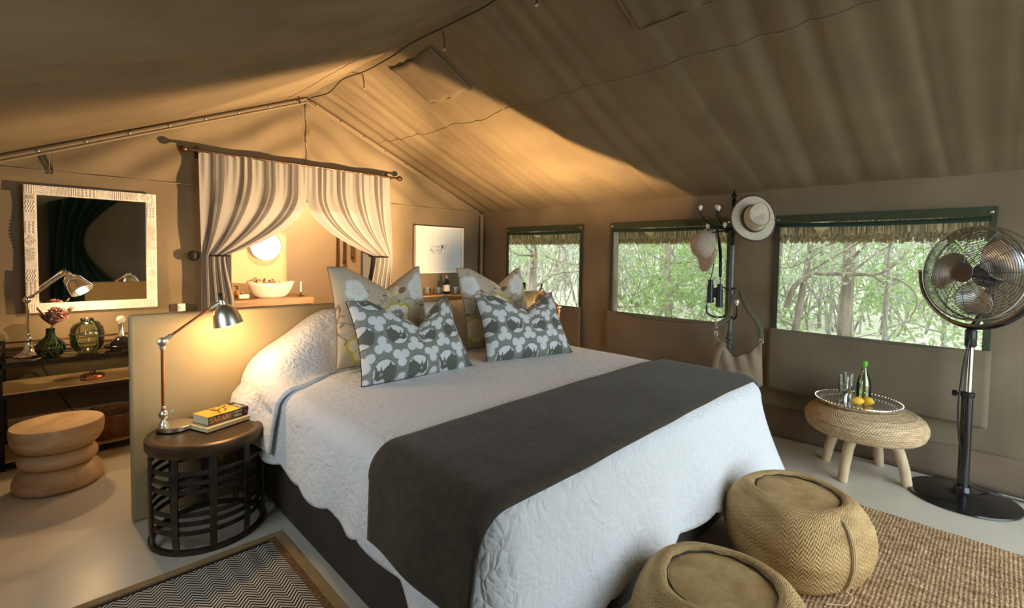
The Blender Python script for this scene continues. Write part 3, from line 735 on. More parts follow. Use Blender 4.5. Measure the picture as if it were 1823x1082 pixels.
def floral_print(X, Y, seed):
    r = np.random.default_rng(seed); C = np.empty(X.shape + (3,)); C[:] = (.50, .425, .31)
    for k in range(12):                                 # vines
        x0, y0 = r.uniform(-.35, .35), r.uniform(0, .6); an = r.uniform(0, 2 * PI); c, s = math.cos(an), math.sin(an)
        u, v = (X - x0) * c + (Y - y0) * s, -(X - x0) * s + (Y - y0) * c
        f = .03 * np.sin(u * 22 + k); paint(C, (np.abs(v - f) < .0028) & (np.abs(u) < .22), (.16, .10, .07))
        for q in range(9):
            lu = -.2 + q * .05; lv = .03 * math.sin(lu * 22 + k) + (.016 if q % 2 else -.016); an2 = .8 if q % 2 else -.8
            du, dv = (u - lu) * math.cos(an2) + (v - lv) * math.sin(an2), -(u - lu) * math.sin(an2) + (v - lv) * math.cos(an2)
            paint(C, (du / .017) ** 2 + (dv / .007) ** 2 < 1, [(.17, .20, .17), (.30, .30, .16), (.15, .12, .12), (.33, .36, .33)][(q + k) % 4])
    for k in range(60):
        x0, y0 = r.uniform(-.35, .35), r.uniform(0, .6); paint(C, np.hypot(X - x0, Y - y0) < r.uniform(.004, .009), [(.20, .16, .20), (.45, .52, .48), (.42, .33, .06)][k % 3])
    fl = [(.02, .30, .115, 0), (.23, .46, .10, 1), (-.24, .12, .10, 2), (.16, .08, .085, 0), (-.25, .44, .075, 1), (-.04, .07, .06, 2), (.02, .53, .07, 2)]
    jx, jy = r.uniform(-.04, .04, 2)
    for (x0, y0, R, kd) in fl:
        dx, dy = X - x0 - jx, Y - y0 - jy; d = np.hypot(dx, dy); th_ = np.arctan2(dy, dx) + r.uniform(0, 3)
        e = R * (.78 + .22 * np.abs(np.cos(2.5 * th_))); t = d / e
        edge = [(.52, .40, .03), (.62, .65, .62), (.55, .42, .05)][kd]; body = [(.74, .72, .62), (.70, .73, .70), (.72, .66, .45)][kd]
        paint(C, t < 1, edge); paint(C, (t < .84) & (np.abs(np.cos(2.5 * th_)) > .12), body)
        for q in range(8):
            an = q * 2 * PI / 8; paint(C, (np.hypot(dx - R * .30 * math.cos(an), dy - R * .30 * math.sin(an)) < R * .15) & (kd == 0), (.30, .25, .24))
        paint(C, (t < .55) & (np.abs(((d / R * 6 + np.sin(th_ * 5)) % 1) - .5) < .10) & (kd != 0), (.50, .46, .34))
        if kd == 0: paint(C, (t < .16), (.35, .62, .60))
        if kd == 2:
            paint(C, ((dx - R) / .030) ** 2 + ((dy + R * .5) / .026) ** 2 < 1, (.22, .12, .05))
    return C
def cushion(label, base, xax, lean_top, wd, ht, chop, printer, seed, group, thick=.085, N=170):
    t = thing('cushion', label, 'cushion', base, 0, group)
    xa = Vector(xax).normalized(); ya = Vector(lean_top).normalized(); za = xa.cross(ya).normalized(); ya = za.cross(xa)
    Mx = frame(xa, ya, za, (0, 0, 0)).to_3x3(); Mn = np.array(Mx)
    r = np.random.default_rng(seed)
    u, v = np.meshgrid(np.linspace(-1, 1, N), np.linspace(0, 1, N)); v2 = 2 * v - 1
    Vd = np.clip(1 - np.abs(u - .12) / .80, 0, 1) ** 1.05
    X = wd / 2 * u * (1 - .075 * (1 - v2 ** 2)) * (1 - .06 * v); Y = ht * v + .025 * (1 - u ** 2) * (1 - v) ** 3 * 0 - chop * Vd * v ** 2.2
    Y -= .02 * (1 - u ** 2) * (v < .5) * (v - .5) * 0
    TT = thick * np.clip(1 - u ** 4, 0, 1) ** .55 * np.clip(1 - v2 ** 4, 0, 1) ** .55 * (1 - .45 * np.exp(-((u - .12) / .10) ** 2) * np.clip(v - .35, 0, 1) / .65)
    wrk = .004 * np.sin(u * 14 + v * 9 + seed) * np.clip(1 - v, 0, 1) ** 2
    out = []
    for sgn, nm in ((1, 'front_panel'), (-1, 'back_panel')):
        st = 1 if sgn > 0 else 6
        idx = np.unique(np.append(np.arange(0, N, st), N - 1)); Xs, Ys, Ts = X[np.ix_(idx, idx)], Y[np.ix_(idx, idx)], (sgn * TT + wrk * (TT > .001))[np.ix_(idx, idx)]
        P = np.stack([Xs, Ys, Ts], -1).reshape(-1, 3) @ Mn.T; n = len(idx)
        q = np.arange(n * n).reshape(n, n); Fq = np.stack([q[:-1, :-1], q[:-1, 1:], q[1:, 1:], q[1:, :-1]], -1).reshape(-1, 4)
        if sgn < 0: Fq = Fq[:, ::-1]
        me = bpy.data.meshes.new(nm); me.vertices.add(n * n); me.vertices.foreach_set('co', P.ravel()); me.loops.add(Fq.size); me.loops.foreach_set('vertex_index', Fq.ravel().astype(np.int32))
        me.polygons.add(len(Fq)); me.polygons.foreach_set('loop_start', np.arange(0, Fq.size, 4, dtype=np.int32)); me.polygons.foreach_set('use_smooth', [True] * len(Fq)); me.update(); me.validate()
        C = printer((wd / 2 * u)[np.ix_(idx, idx)], (ht * v)[np.ix_(idx, idx)], seed); A = np.concatenate([C, np.ones(C.shape[:2] + (1,))], -1).reshape(-1, 4).astype(np.float32)
        ca = me.attributes.new('print', 'FLOAT_COLOR', 'POINT'); ca.data.foreach_set('color', A.ravel())
        me.materials.append(MT['print']); o = bpy.data.objects.new(nm, me); col.objects.link(o); o.parent = t
    e = [(X[0, i], Y[0, i]) for i in range(0, N, 8)] + [(X[i, -1], Y[i, -1]) for i in range(0, N, 8)] + [(X[-1, i], Y[-1, i]) for i in range(N - 1, 0, -8)] + [(X[i, 0], Y[i, 0]) for i in range(N - 1, 0, -8)]
    MB().tube([Mx @ Vector((a, b, 0)) for a, b in e], .003, 5, closed=True).build('seam', MT['webbing'] if printer is floral_print else MT['dark_cloth'], t)
    return t
cushion('large beige floral cushion behind, nearer the bedside lamp', (1.50, 2.575, .70), (1, .04, 0), (.02, .15, .57), .68, .585, .15, floral_print, 3, 'floral cushions on the bed')
cushion('large beige floral cushion behind, in front of the rhino drawing and corner window', (2.43, 2.55, .70), (1, -.02, 0), (.02, .17, .56), .67, .575, .14, floral_print, 11, 'floral cushions on the bed')
cushion('grey and white rhino-print cushion in front, nearer the bedside lamp', (1.50, 2.23, .675), (1, -.05, .01), (.03, .23, .40), .70, .475, .20, rhino_print, 5, 'rhino-print cushions on the bed')
cushion('grey and white rhino-print cushion in front, nearer the windows', (2.32, 2.16, .675), (1, -.22, 0), (.04, .22, .40), .69, .465, .14, rhino_print, 9, 'rhino-print cushions on the bed')

# ------------------------------------------------------------------ partition headboard
pt = MB().box((1.77, 2.975, .515), (2.94, .05, 1.03)).build('partition', 'panel', smooth=False, bevel=.012)
tag(pt, 'waist-high olive tan partition standing behind the bed head', 'partition')

# ------------------------------------------------------------------ iron drum bedside tables
NSH = .492
def nightstand(loc, label, group):
    t = thing('bedside_table', label, 'bedside table', loc, 0, group)
    MB().lathe([(0, .487), (.205, .487), (.212, .492), (.236, .492), (.246, .486), (.249, .474), (.249, .445), (.244, .436), (.225, .434), (0, .434)], 64).build('top', 'iron_top', t)
    for z in (.365, .322, .282, .180, .140, .098):
        MB().lathe([(.228, z - .010), (.234, z - .010), (.236, z), (.234, z + .010), (.228, z + .010), (.228, z - .010)], 56).build('hoop', 'iron', t)
    MB().lathe([(.222, 0), (.240, 0), (.242, .012), (.238, .022), (.222, .022), (.222, 0)], 56).build('foot_ring', 'iron', t)
    me = None
    for k in range(10):
        a = 2 * PI * k / 10 + .18
        if me is None:
            me = MB().tube([(.231, 0, .01), (.240, 0, .10), (.241, 0, .25), (.238, 0, .40), (.236, 0, .44)], .020, 4, flat=.25).build('upright', 'iron', t); me.rotation_euler = (0, 0, a); base = me.data
        else: share('upright', base, t, rot=(0, 0, a))
        for z in (.365, .282, .180, .098):
            b = MB().lathe([(0, .004), (.004, .003), (.005, 0)], 6, mtx=Matrix.Rotation(a, 4, 'Z') @ axis_frame((1, 0, 0), (.246, 0, z))) if z == .365 else None
            if b: b.build('rivet', 'iron', t)
    return t
nightstand((.565, 2.668, 0), 'round riveted iron drum table carrying the lamp and books', 'iron bedside tables')
nightstand((3.245, 2.665, 0), 'round iron drum table on the window side of the bed', 'iron bedside tables')

# ------------------------------------------------------------------ jointed desk lamps
def desk_lamp(name, label, loc, rotz, px, jz, arm_end, shade_top, shade_axis, rod, metal, base, energy, group, lower=.11, ls=1.0):
    t = thing(name, label, 'lamp', loc, rotz, group)
    if base == 'disc': MB().lathe([(0, 0), (.073, 0), (.076, .003), (.076, .019), (.073, .022), (.02, .024), (0, .024)], 48).build('base', metal, t)
    else: MB().lathe([(0, 0), (.072, 0), (.074, .006), (.070, .012), (.045, .022), (.026, .04), (.016, .065), (.012, .09), (0, .09)], 40, c=(px, 0, 0)).build('base', metal, t)
    MB().lathe([(.0, .02), (.022, .022), (.020, .034), (.011, .045), (.010, .056), (.018, .064), (.021, .075), (.018, .087), (.010, .096), (.012, .106), (.009, .118), (0, .118)], 20, c=(px, 0, .03 if base != 'disc' else 0)).build('knuckle', metal, t)
    MB().tube([(px, 0, .076), (px + .028, 0, .082), (px + .040, 0, .090)], [.006, .005, .009], 8).build('wing_screw', metal, t)
    J = Vector((px, 0, jz)); E = Vector(arm_end); S = Vector(shade_top); ax = Vector(shade_axis).normalized()
    MB().tube([(px, 0, lower), tuple(J - Vector((0, 0, .03)))], .0085, 12).build('upright_rod', rod, t)
    MB().lathe([(0, -.018), (.013, -.018), (.021, -.012), (.021, .012), (.013, .018), (0, .018)], 20, mtx=axis_frame((0, 1, 0), J)).tube([tuple(J - Vector((0, 0, .034))), tuple(J - Vector((0, 0, .015)))], .012, 12).build('elbow_joint', metal, t)
    d = (E - J).normalized()
    MB().tube([tuple(J + d * .012), tuple(J + d * .045)], .011, 12).build('elbow_collar', metal, t)
    MB().tube([tuple(J + d * .04), tuple(E)], .007, 12).build('arm_rod', rod, t)
    MB().tube([tuple(E - d * .02), tuple(E + d * .01), tuple(S + ax * .012)], [.010, .011, .009], 10).build('shade_bracket', metal, t)
    F_ = axis_frame(ax, S, (0, 1, 0))
    pr = [(.019, 0), (.021, .004), (.021, .026), (.030, .034), (.046, .050), (.058, .075), (.065, .105), (.069, .132)]
    pr = [(a * ls, b * ls) for a, b in pr]
    sh = MB().lathe([(0, 0)] + pr + [(a - .002, b) for a, b in pr[::-1][:-2]] + [(.0, .034 * ls)], 40, mtx=F_).build('shade', metal, t)
    MB().tube([tuple(S), tuple(S - ax * .022)], .007, 10).ball(tuple(S - ax * .026), .011, 12, 8).build('cord_cap', 'black_plastic', sh)
    bc = S + ax * .112 * ls
    MB().ball((0, 0, 0), (.026, .026, .034), 16, 12, mtx=axis_frame(ax, bc)).build('bulb', 'bulb', t)
    lamp_light('lamp_light', 'POINT', bc + ax * .045, energy, WARM, .022, t)
    return t
desk_lamp('desk_lamp', 'jointed copper and brushed-nickel lamp lit on the iron table', (.455, 2.765, NSH), 0, -.05, .425, (.165, 0, .585), (.198, 0, .612), (.22, -.05, -1), 'copper', 'nickel', 'disc', 10, 'jointed lamps')
desk_lamp('desk_lamp', 'jointed lamp showing only its nickel shade top behind the window-side cushions', (3.285, 2.775, NSH), PI, -.05, .395, (.165, 0, .550), (.198, 0, .577), (.22, .05, -1), 'copper', 'nickel', 'disc', 1.6, 'jointed lamps')

# unseen two-headed spotlight on the partition, added to throw the warm wash
t = thing('added_spotlight', 'added black clip-on spotlight for the warm wash, unseen behind the floral cushions', 'lamp', (2.80, 2.975, 1.03))
MB().box((0, 0, -.012), (.03, .066, .03)).build('clip', 'black_metal', t, smooth=False, bevel=.004)
UO = Vector((0, -.165, .075)); UA = Vector((.55, .79, .25)).normalized(); UB = Vector((-.60, .74, .34)).normalized(); UP = UO + Vector((-.05, .03, .0))
MB().tube(bez([(0, 0, .0), (0, -.03, .035), (-.01, -.12, .035), tuple(UO + Vector((-.02, 0, -.03)))], 5), .006, 8).build('gooseneck', 'black_metal', t)
MB().lathe([(0, -.014), (.024, -.014), (.030, -.006), (.030, .0), (.026, .0), (0, -.004)], 24, mtx=axis_frame(UA, UO)).build('dish', 'black_metal', t)
MB().lathe([(0, -.03), (.018, -.03), (.022, .0), (.019, .0), (0, -.006)], 24, mtx=axis_frame(UB, UP)).build('spot_can', 'black_metal', t)
MB().box(tuple(UO + Vector((.034, .01, -.006))), (.003, .20, .060)).build('added_barn_door', 'black_metal', t, smooth=False)  # unseen plate added to cut the wash off near the eave
lamp_light('wash_light', 'SPOT', UO + UA * .008, 250, (1.0, .60, .26), .012, t, UA, 178, .06)
lamp_light('wall_wash_light', 'SPOT', UP + UB * .004, 560, (1.0, .63, .31), .015, t, UB, 92, .5)  # second added head, brightens the back wall

# ------------------------------------------------------------------ books
MT['book_orange'] = M('orange_cover', (.72, .33, .03), (.85, .45, .06), rough=.35, scale=18)
MT['book_black'] = M('black_cover', (.012, .010, .010), rough=.35)
MT['book_cream'] = M('cream_cover', (.62, .50, .28), rough=.5)
MT['book_spine'] = M('grey_brown_spine', (.05, .04, .03), (.20, .145, .085), rough=.4, scale=20)
MT['pages'] = M('book_pages', (.55, .55, .36), rough=.9)
MT['book_red'] = M('red_print', (.5, .02, .03), rough=.5)
MT['print_white'] = M('white_print', (.75, .73, .68), rough=.5)
MT['print_gold'] = M('orange_print', (.80, .40, .09), rough=.5)
a = math.radians(21)
b1 = thing('paperback', 'thin cream paperback lying flat under the orange book', 'book', (.547, 2.59, NSH), a)
MB().box((.117, .077, .009), (.230, .150, .015)).build('page_block', 'pages', b1, smooth=False)
MB().box((.117, .077, .0172), (.235, .155, .0015)).build('cover', 'book_cream', b1, smooth=False); MB().box((.117, .077, .0008), (.235, .155, .0015)).build('back_cover', 'book_cream', b1, smooth=False)
MB().box((.117, .0, .009), (.235, .002, .018)).build('spine', 'book_cream', b1, smooth=False)
MB().box((.09, .05, .0182), (.13, .055, .0006)).build('cover_print', 'book_orange', b1, smooth=False)
b2 = thing('paperback', 'thick orange safari paperback with black-banded cover, on top', 'book', (.558, 2.628, NSH + .0185), math.radians(19))
BT, BL_, BD = .042, .205, .125
MB().box((BL_ / 2, BD / 2, BT / 2), (BL_ - .004, BD - .004, BT - .003)).build('page_block', 'pages', b2, smooth=False)
MB().box((BL_ / 2, BD / 2, BT - .0008), (BL_, BD, .0016)).build('cover', 'book_orange', b2, smooth=False); MB().box((BL_ / 2, BD / 2, .0008), (BL_, BD, .0016)).build('back_cover', 'book_black', b2, smooth=False)
MB().box((BL_ * .36, -.0008, BT / 2), (BL_ * .72, .0018, BT)).build('spine', 'book_spine', b2, smooth=False); MB().box((BL_ * .86, -.0008, BT / 2), (BL_ * .28, .0018, BT)).build('spine_band', 'book_black', b2, smooth=False)
MB().box((BL_ * .91, BD / 2, BT + .0003), (BL_ * .18, BD, .0008)).build('cover_band', 'book_black', b2, smooth=False)
sf = lambda x, z: frame((1, 0, 0), (0, 0, 1), (0, -1, 0), (x, -.0019, z))
text_mesh('spine_title', 'SAFARI', .034, 'print_gold', b2, sf(BL_ * .29, BT * .47), sx=.98)
text_mesh('spine_author', 'TONY', .0165, 'print_white', b2, sf(BL_ * .73, BT * .70)); text_mesh('spine_author', 'PARK', .0165, 'print_white', b2, sf(BL_ * .73, BT * .28))
MB().box((BL_ * .925, -.002, BT * .5), (.011, .0008, .011)).build('spine_emblem', 'book_red', b2, smooth=False)
text_mesh('cover_author', 'PARK', .030, 'print_white', b2, frame((0, 1, 0), (-1, 0, 0), (0, 0, 1), (BL_ * .90, BD * .42, BT + .0009)))
m = MB()                                               # acacia branches printed on the cover
for P in ([(.07, .02, 0), (.085, .06, 0), (.08, .10, 0), (.065, .12, 0)], [(.083, .06, 0), (.11, .085, 0), (.15, .10, 0)], [(.085, .07, 0), (.06, .09, 0)], [(.10, .03, 0), (.12, .05, 0), (.125, .07, 0)]):
    m.tube([(x, y, BT + .0006) for x, y, z in bez(P, 4)], .0032, 6, flat=.12)
for k in range(10): m.ball((.06 + .09 * random.random(), .085 + .035 * random.random(), BT + .0006), (.008 * random.uniform(.5, 1), .004, .0005), 8, 4)
m.build('cover_tree', 'book_black', b2)
# ================================================================== carved mirror on the back wall
MX0, MX1, MZ0, MZ1 = -.075, .641, .913, 1.775; FWD = .063; MY = 4.585
t = thing('mirror', 'square mirror in a carved chalk-white frame on the back wall', 'mirror', ((MX0 + MX1) / 2, MY, MZ0))
mw_, mh = MX1 - MX0, MZ1 - MZ0
MB().box((0, -.004, mh / 2), (mw_ - 2 * FWD + .01, .008, mh - 2 * FWD + .01)).build('mirror_glass', 'mirror', t, smooth=False)
def rail(a, b, w_):                                    # frame member with carved relief along local x
    return None
for nm, c, d in (('top_rail', (0, -.012, mh - FWD / 2), (mw_, .026, FWD)), ('bottom_rail', (0, -.012, FWD / 2), (mw_, .026, FWD)), ('left_stile', (-mw_ / 2 + FWD / 2, -.012, mh / 2), (FWD, .026, mh - 2 * FWD)), ('right_stile', (mw_ / 2 - FWD / 2, -.012, mh / 2), (FWD, .026, mh - 2 * FWD))):
    o = MB().box(c, d).build(nm, 'carved', t, smooth=False, bevel=.003)
    horiz = d[0] > d[2]; L = (d[0] if horiz else d[2]); r = random.Random(hash(nm) % 1000 if False else len(nm) * 7); s = -L / 2 + (.004 if not horiz else FWD * .0) + .004
    def P(u, v): return (c[0] + u, -.026, c[2] + v) if horiz else (c[0] + v, -.026, c[2] + u)
    m = MB(); kinds = ['zig', 'bars', 'dots', 'wave', 'bars', 'zig', 'diamond', 'dots', 'bars', 'wave']; k = r.randint(0, 9)
    while s < L / 2 - .03:
        kd = kinds[k % 10]; k += 1; e = min(L / 2 - .004, s + (.05 if kd == 'bars' else .085))
        if kd == 'bars':
            q = s + .005
            while q < e - .003: m.tube([P(q, -FWD * .42), P(q, FWD * .42)], .0038, 6); q += .0115
        elif kd == 'zig':
            for off in (-.020, -.007, .006, .019):
                n = 8; m.tube([P(s + (e - s) * i / n, off * .85 + (.007 if i % 2 else -.007)) for i in range(n + 1)], .0038, 5)
        elif kd == 'wave':
            for off in (-.018, -.006, .006, .018): m.tube([P(s + (e - s) * i / 14, off + .004 * math.sin(i * 1.2)) for i in range(15)], .0036, 5)
        elif kd == 'dots':
            for i in range(4):
                for j in range(3):
                    p = P(s + .012 + i * .020, (j - 1) * .019); m.lathe([(.009, 0), (.006, .006), (.0, .007)], 8, mtx=axis_frame((0, -1, 0), p))
        else:
            for q in (.026, .017, .008):
                cc = (s + e) / 2; m.tube([P(cc - q * 1.3, 0), P(cc, q), P(cc + q * 1.3, 0), P(cc, -q)], .0036, 5, closed=True)
        for q in (e - .001,): m.tube([P(q, -FWD * .46), P(q, FWD * .46)], .0032, 5)
        s = e + .004
    tag(m.build('carving', 'carved', o), kind='stuff')
# tan wall hanging with a jagged edge, cut by the picture's left edge
m = MB(); E_ = []
for k in range(49):
    z = 1.20 + .53 * k / 48; E_.append((-.135 + .012 * math.sin(k / 48 * PI * 3) + (.008 if k % 2 else -.004), z))
V = [(x, 4.600, z) for x, z in E_] + [(-.36, 4.600, z) for x, z in E_]; m.add(V, [(k, k + 1, 50 + k, 49 + k) for k in range(48)])
tag(m.build('wall_hanging', MT['canvas_flap'], solid=.012, smooth=False), 'tan wall hanging with a jagged edge left of the carved mirror', 'wall hanging')
tag(MB().box((.80, YB - .03, .895), (.050, .03, .06)).box((.80, YB - .047, .895), (.030, .010, .026)).build('wall_socket', MT['paper'], smooth=False, bevel=.003), 'small white socket box on the wall below the curtain rod', 'socket')

# ------------------------------------------------------------------ curtain rod and curtains
CY = 4.52; RZ_ = 2.148
t = thing('curtain_rod', 'dark bronze curtain rod with ball finials above the bathroom doorway', 'curtain rod', (1.78, CY, RZ_))
MB().tube([(-.93, 0, 0), (.93, 0, 0)], .0105, 12).build('rod', 'bronze', t)
for s in (-1, 1):
    MB().lathe([(.010, 0), (.014, .006), (.012, .016), (.024, .028), (.027, .045), (.022, .064), (.010, .075), (0, .077)], 20, mtx=axis_frame((s, 0, 0), (s * .92, 0, 0))).build('finial', 'bronze', t)
    br = MB().box((s * .86, .09, 0), (.028, .006, .10)).build('bracket', 'black_metal', t, smooth=False, bevel=.002)
    MB().tube([(s * .86, .09, -.015), (s * .86, .02, -.02), (s * .86, .0, -.012)], .007, 8).build('arm', 'black_metal', br)
    for dz in (-.035, .035): MB().ball((s * .86, .086, dz), .005, 8, 6).build('screw', 'nickel', br)
def curtain(sgn):
    xo, xc, xt = (.905, 1.775, 1.10) if sgn < 0 else (2.66, 1.775, 2.475)
    ztie = 1.312
    def fn(u, v):
        z = 2.150 - (2.150 - .015) * v
        if z > ztie:
            q = (z - ztie) / (2.150 - ztie); qs = .655 + .345 * (1 - u); tt = min(1, q / qs); f = 1 - (1 - tt) ** 2.1
            xtop = (.915 if sgn < 0 else 2.63) + (xc - (.915 if sgn < 0 else 2.63)) * u; xbot = (.925 if sgn < 0 else 2.66) + (xt - (.925 if sgn < 0 else 2.66)) * u
            x = xbot + (xtop - xbot) * f; tie = smooth01((z - ztie) / .35)
        else:
            k = (ztie - z) / ztie; xout = (.925 if sgn < 0 else 2.66); xi = (1.10 + .07 * smooth01(k * 3) if sgn < 0 else 2.475 - .06 * smooth01(k * 3)); tie = smooth01(k * 4)
            x = xout + (xi - xout) * u
        amp = .007 + .014 * smooth01((2.15 - z) / .5) * (.45 + .55 * tie)
        y = CY + amp * math.sin(u * 2 * PI * 4.3 + .6 * math.sin(z * 3)) + .006 * math.sin(u * 2 * PI * 15) * smooth01((z - 1.7) / .4) - .035 * (1 - tie) * math.sin(PI * u) + .006 * nz(u * 9, z * 3, sgn)
        # drape swag: inner cloth hangs a little lower between rod and tie
        zz = z
        return (x, y - .005, zz)
    o = MB().grid(fn, 130, 110, uv=True).build('curtain', 'curtain', sharp=85)
    return o
c1 = curtain(-1); tag(c1, 'striped grey-white curtain tied back on the mirror side of the doorway', 'curtain', 'striped doorway curtains')
c2 = curtain(1); tag(c2, 'striped grey-white curtain tied back on the rhino drawing side of the doorway', 'curtain', 'striped doorway curtains')
for o, xa, xb in ((c1, .985, 1.125), (c2, 2.455, 2.60)):
    xm = (xa + xb) / 2; MB().tube([(xm + (xb - xa) / 2 * math.cos(k * PI / 12), CY - .005 + .060 * math.sin(k * PI / 12), 1.312) for k in range(24)], .008, 6, closed=True).build('tie_back', 'black_metal', o)
hb = thing('curtain_holdback', 'round black curtain holdback disc beside the striped curtain', 'holdback', (.878, YB - .02, 1.31))
MB().lathe([(0, .012), (.03, .012), (.040, .006), (.042, 0), (0, 0)], 28, mtx=axis_frame((0, -1, 0), (0, -.055, 0))).build('disc', 'black_metal', hb); MB().tube([(0, 0, 0), (0, -.055, 0)], .008, 10).build('stem', 'black_metal', hb)

# ------------------------------------------------------------------ framed rhino sketch
t = thing('framed_drawing', 'white-framed ink sketch of a rhinoceros on the back wall', 'picture', (3.318, YB - .018, 1.132))
pw_, ph_ = .68, .535
for nm, c, d in (('frame', (0, -.02, ph_ - .011), (pw_, .045, .022)), ('frame', (0, -.02, .011), (pw_, .045, .022)), ('frame', (-pw_ / 2 + .011, -.02, ph_ / 2), (.022, .045, ph_ - .044)), ('frame', (pw_ / 2 - .011, -.02, ph_ / 2), (.022, .045, ph_ - .044))):
    MB().box(c, d).build(nm, 'white_frame', t, smooth=False, bevel=.002)
MB().box((0, -.008, ph_ / 2), (pw_ - .03, .006, ph_ - .03)).build('paper', 'paper', t, smooth=False)
m = MB()
def stroke(pts, r=.0022):
    P_ = bez([(x, -.0125, z) for x, z in pts], 5); n = len(P_); m.tube(P_, [r * (.45 + .55 * math.sin(PI * (i + .5) / n)) for i in range(n)], 5, flat=.4)
sx_ = .00047; ox, oz = 540, 560                          # sketch drawn in its own small units
for L_pts, r in (([(365, 500), (400, 455), (430, 460), (470, 475), (520, 470), (560, 440), (600, 435)], 4), ([(365, 490), (355, 540), (330, 590), (325, 640)], 5), ([(325, 590), (340, 560), (360, 530)], 4), ([(360, 540), (385, 580), (405, 600), (400, 640), (430, 660)], 4),
                 ([(400, 520), (430, 500), (445, 520)], 4), ([(430, 520), (435, 570), (480, 600), (520, 570), (555, 540)], 4), ([(540, 550), (560, 590), (550, 640), (575, 655)], 4), ([(560, 600), (585, 560), (600, 520)], 4), ([(575, 440), (600, 480), (590, 530)], 9), ([(600, 440), (630, 480), (620, 510)], 9),
                 ([(610, 510), (650, 525), (690, 510), (700, 470)], 4), ([(680, 470), (700, 450), (725, 410)], 4), ([(640, 480), (665, 450), (670, 425)], 3), ([(600, 520), (605, 560), (585, 590)], 4), ([(430, 655), (520, 650), (560, 660), (640, 650), (690, 645)], 2), ([(345, 465), (335, 440)], 3), ([(500, 480), (490, 530), (500, 590)], 3), ([(600, 450), (615, 430), (625, 445)], 4), ([(725, 655), (745, 655)], 2), ([(370, 560), (380, 620), (410, 650)], 3), ([(550, 470), (530, 500), (560, 520)], 4), ([(605, 470), (620, 495)], 10)):
    stroke([((x - ox) * sx_ * 1.25, ph_ * .50 - (z - oz) * sx_) for x, z in L_pts], r * .00095)
m.build('ink_sketch', 'ink', t)

# ------------------------------------------------------------------ drinks ledge on the back wall
t = thing('drinks_shelf', 'brown wooden drinks shelf below the rhino drawing, behind the partition', 'shelf', (3.32, 4.45, .90))
MB().box((0, 0, -.02), (.80, .24, .04)).build('board', 'vanity_wood', t, smooth=False, bevel=.004)
for x in (-.34, .34):
    MB().tube([(x, .11, -.20), (x, .11, -.045), (x, -.09, -.045), (x, .11, -.20)], .008, 6).build('bracket', 'black_metal', t)
wb = thing('wine_bottle', 'dark wine bottle with pale label on the drinks shelf', 'bottle', (3.30, 4.42, .90))
MB().lathe([(0, 0), (.036, 0), (.037, .004), (.037, .115), (.030, .14), (.015, .165), (.0135, .21), (0, .21)], 24).build('glass_body', 'black_glass', wb)
MB().lathe([(.0375, .03), (.0378, .032), (.0378, .10), (.0375, .102)], 24).build('paper_label', 'print_white', wb); MB().lathe([(.0145, .172), (.0148, .174), (.0148, .212), (0, .214)], 16).build('foil_cap', 'rug_band', wb)
g_lab = ['drinking glass standing just left of the wine bottle', 'drinking glass standing just right of the wine bottle', 'drinking glass at the cushion end of the drinks shelf']
for k, (x, y) in enumerate(((3.19, 4.40), (3.42, 4.40), (3.08, 4.46))):
    tag(MB().lathe([(0, .003), (.024, .003), (.030, .075), (.031, .075), (.026, 0), (0, 0)], 20).build('drinking_glass', 'glass', loc=(x, y, .90)), g_lab[k], 'glass', 'glasses on the drinks shelf')

# ------------------------------------------------------------------ bathroom
t = thing('vanity', 'wooden bathroom vanity slab on dark legs seen through the doorway', 'vanity', (1.60, 5.67, 0))
MB().box((0, 0, .815), (1.20, .54, .075)).build('counter', 'vanity_wood', t, smooth=False, bevel=.004)
MB().box((.0, .0, .755), (1.16, .50, .035)).build('apron', 'black_metal', t, smooth=False)
for x in (-.55, .55):
    for y in (-.23, .23): MB().box((x, y, .37), (.05, .05, .74)).build('leg', 'black_metal', t, smooth=False)
VZ = .8525
t = thing('wash_basin', 'white boat-shaped ceramic basin on the vanity', 'basin', (1.80, 5.62, VZ))
def basin(u, v):
    a = 2 * PI * u
    if v < .5: q = v / .5; r = .55 + .45 * q ** .6; z = .14 * q
    else: q = (v - .5) / .5; r = (1 - .04) * (1 - q) ** .7 if q < 1 else 0; z = .14 - .11 * math.sin(q * PI / 2)
    e = (math.cos(a) * r) ** 2; return (.255 * math.cos(a) * r, .16 * math.sin(a) * r, max(0, z + .035 * e * (z / .14)))
MB().grid(basin, 48, 24).build('bowl', 'white_cer', t, sharp=70); MB().lathe([(0, 0), (.14, 0), (.13, .012), (.12, .02), (0, .02)], 32, sy=.6).build('foot', 'white_cer', t)
t = thing('tap', 'curly brass taps rising behind the basin', 'tap', (1.80, 5.83, VZ))
MB().tube(bez([(0, 0, 0), (0, 0, .16), (0, -.05, .20), (0, -.12, .17)], 6), .010, 8).build('spout', 'nickel', t)
for s in (-1, 1):
    MB().tube(bez([(s * .07, 0, 0), (s * .07, 0, .15)], 4), .010, 8).build('stem', 'nickel', t)
    MB().tube([(s * .07 - .03, 0, .16), (s * .07 + .03, 0, .18)], .008, 8).tube([(s * .07, -.03, .17), (s * .07, .03, .17)], .008, 8).build('handle', 'bronze', t)
MT['amber'] = M('amber_soap', (.45, .26, .12), rough=.15, trans=.5)
for k, (x, y) in enumerate(((1.40, 5.55), (1.46, 5.58))):
    t = thing('soap_dispenser', ('amber pump bottle nearest the curtain on the vanity', 'amber pump bottle beside the basin on the vanity')[k], 'bottle', (x, y, VZ), 0, 'pump bottles on the vanity')
    MB().lathe([(0, 0), (.026, 0), (.026, .085), (.012, .098), (0, .098)], 20).build('bottle', 'amber', t)
    MB().tube([(0, 0, .095), (0, 0, .135), (-.03, 0, .135)], [.009, .006, .005], 8).build('pump', 'black_plastic', t)
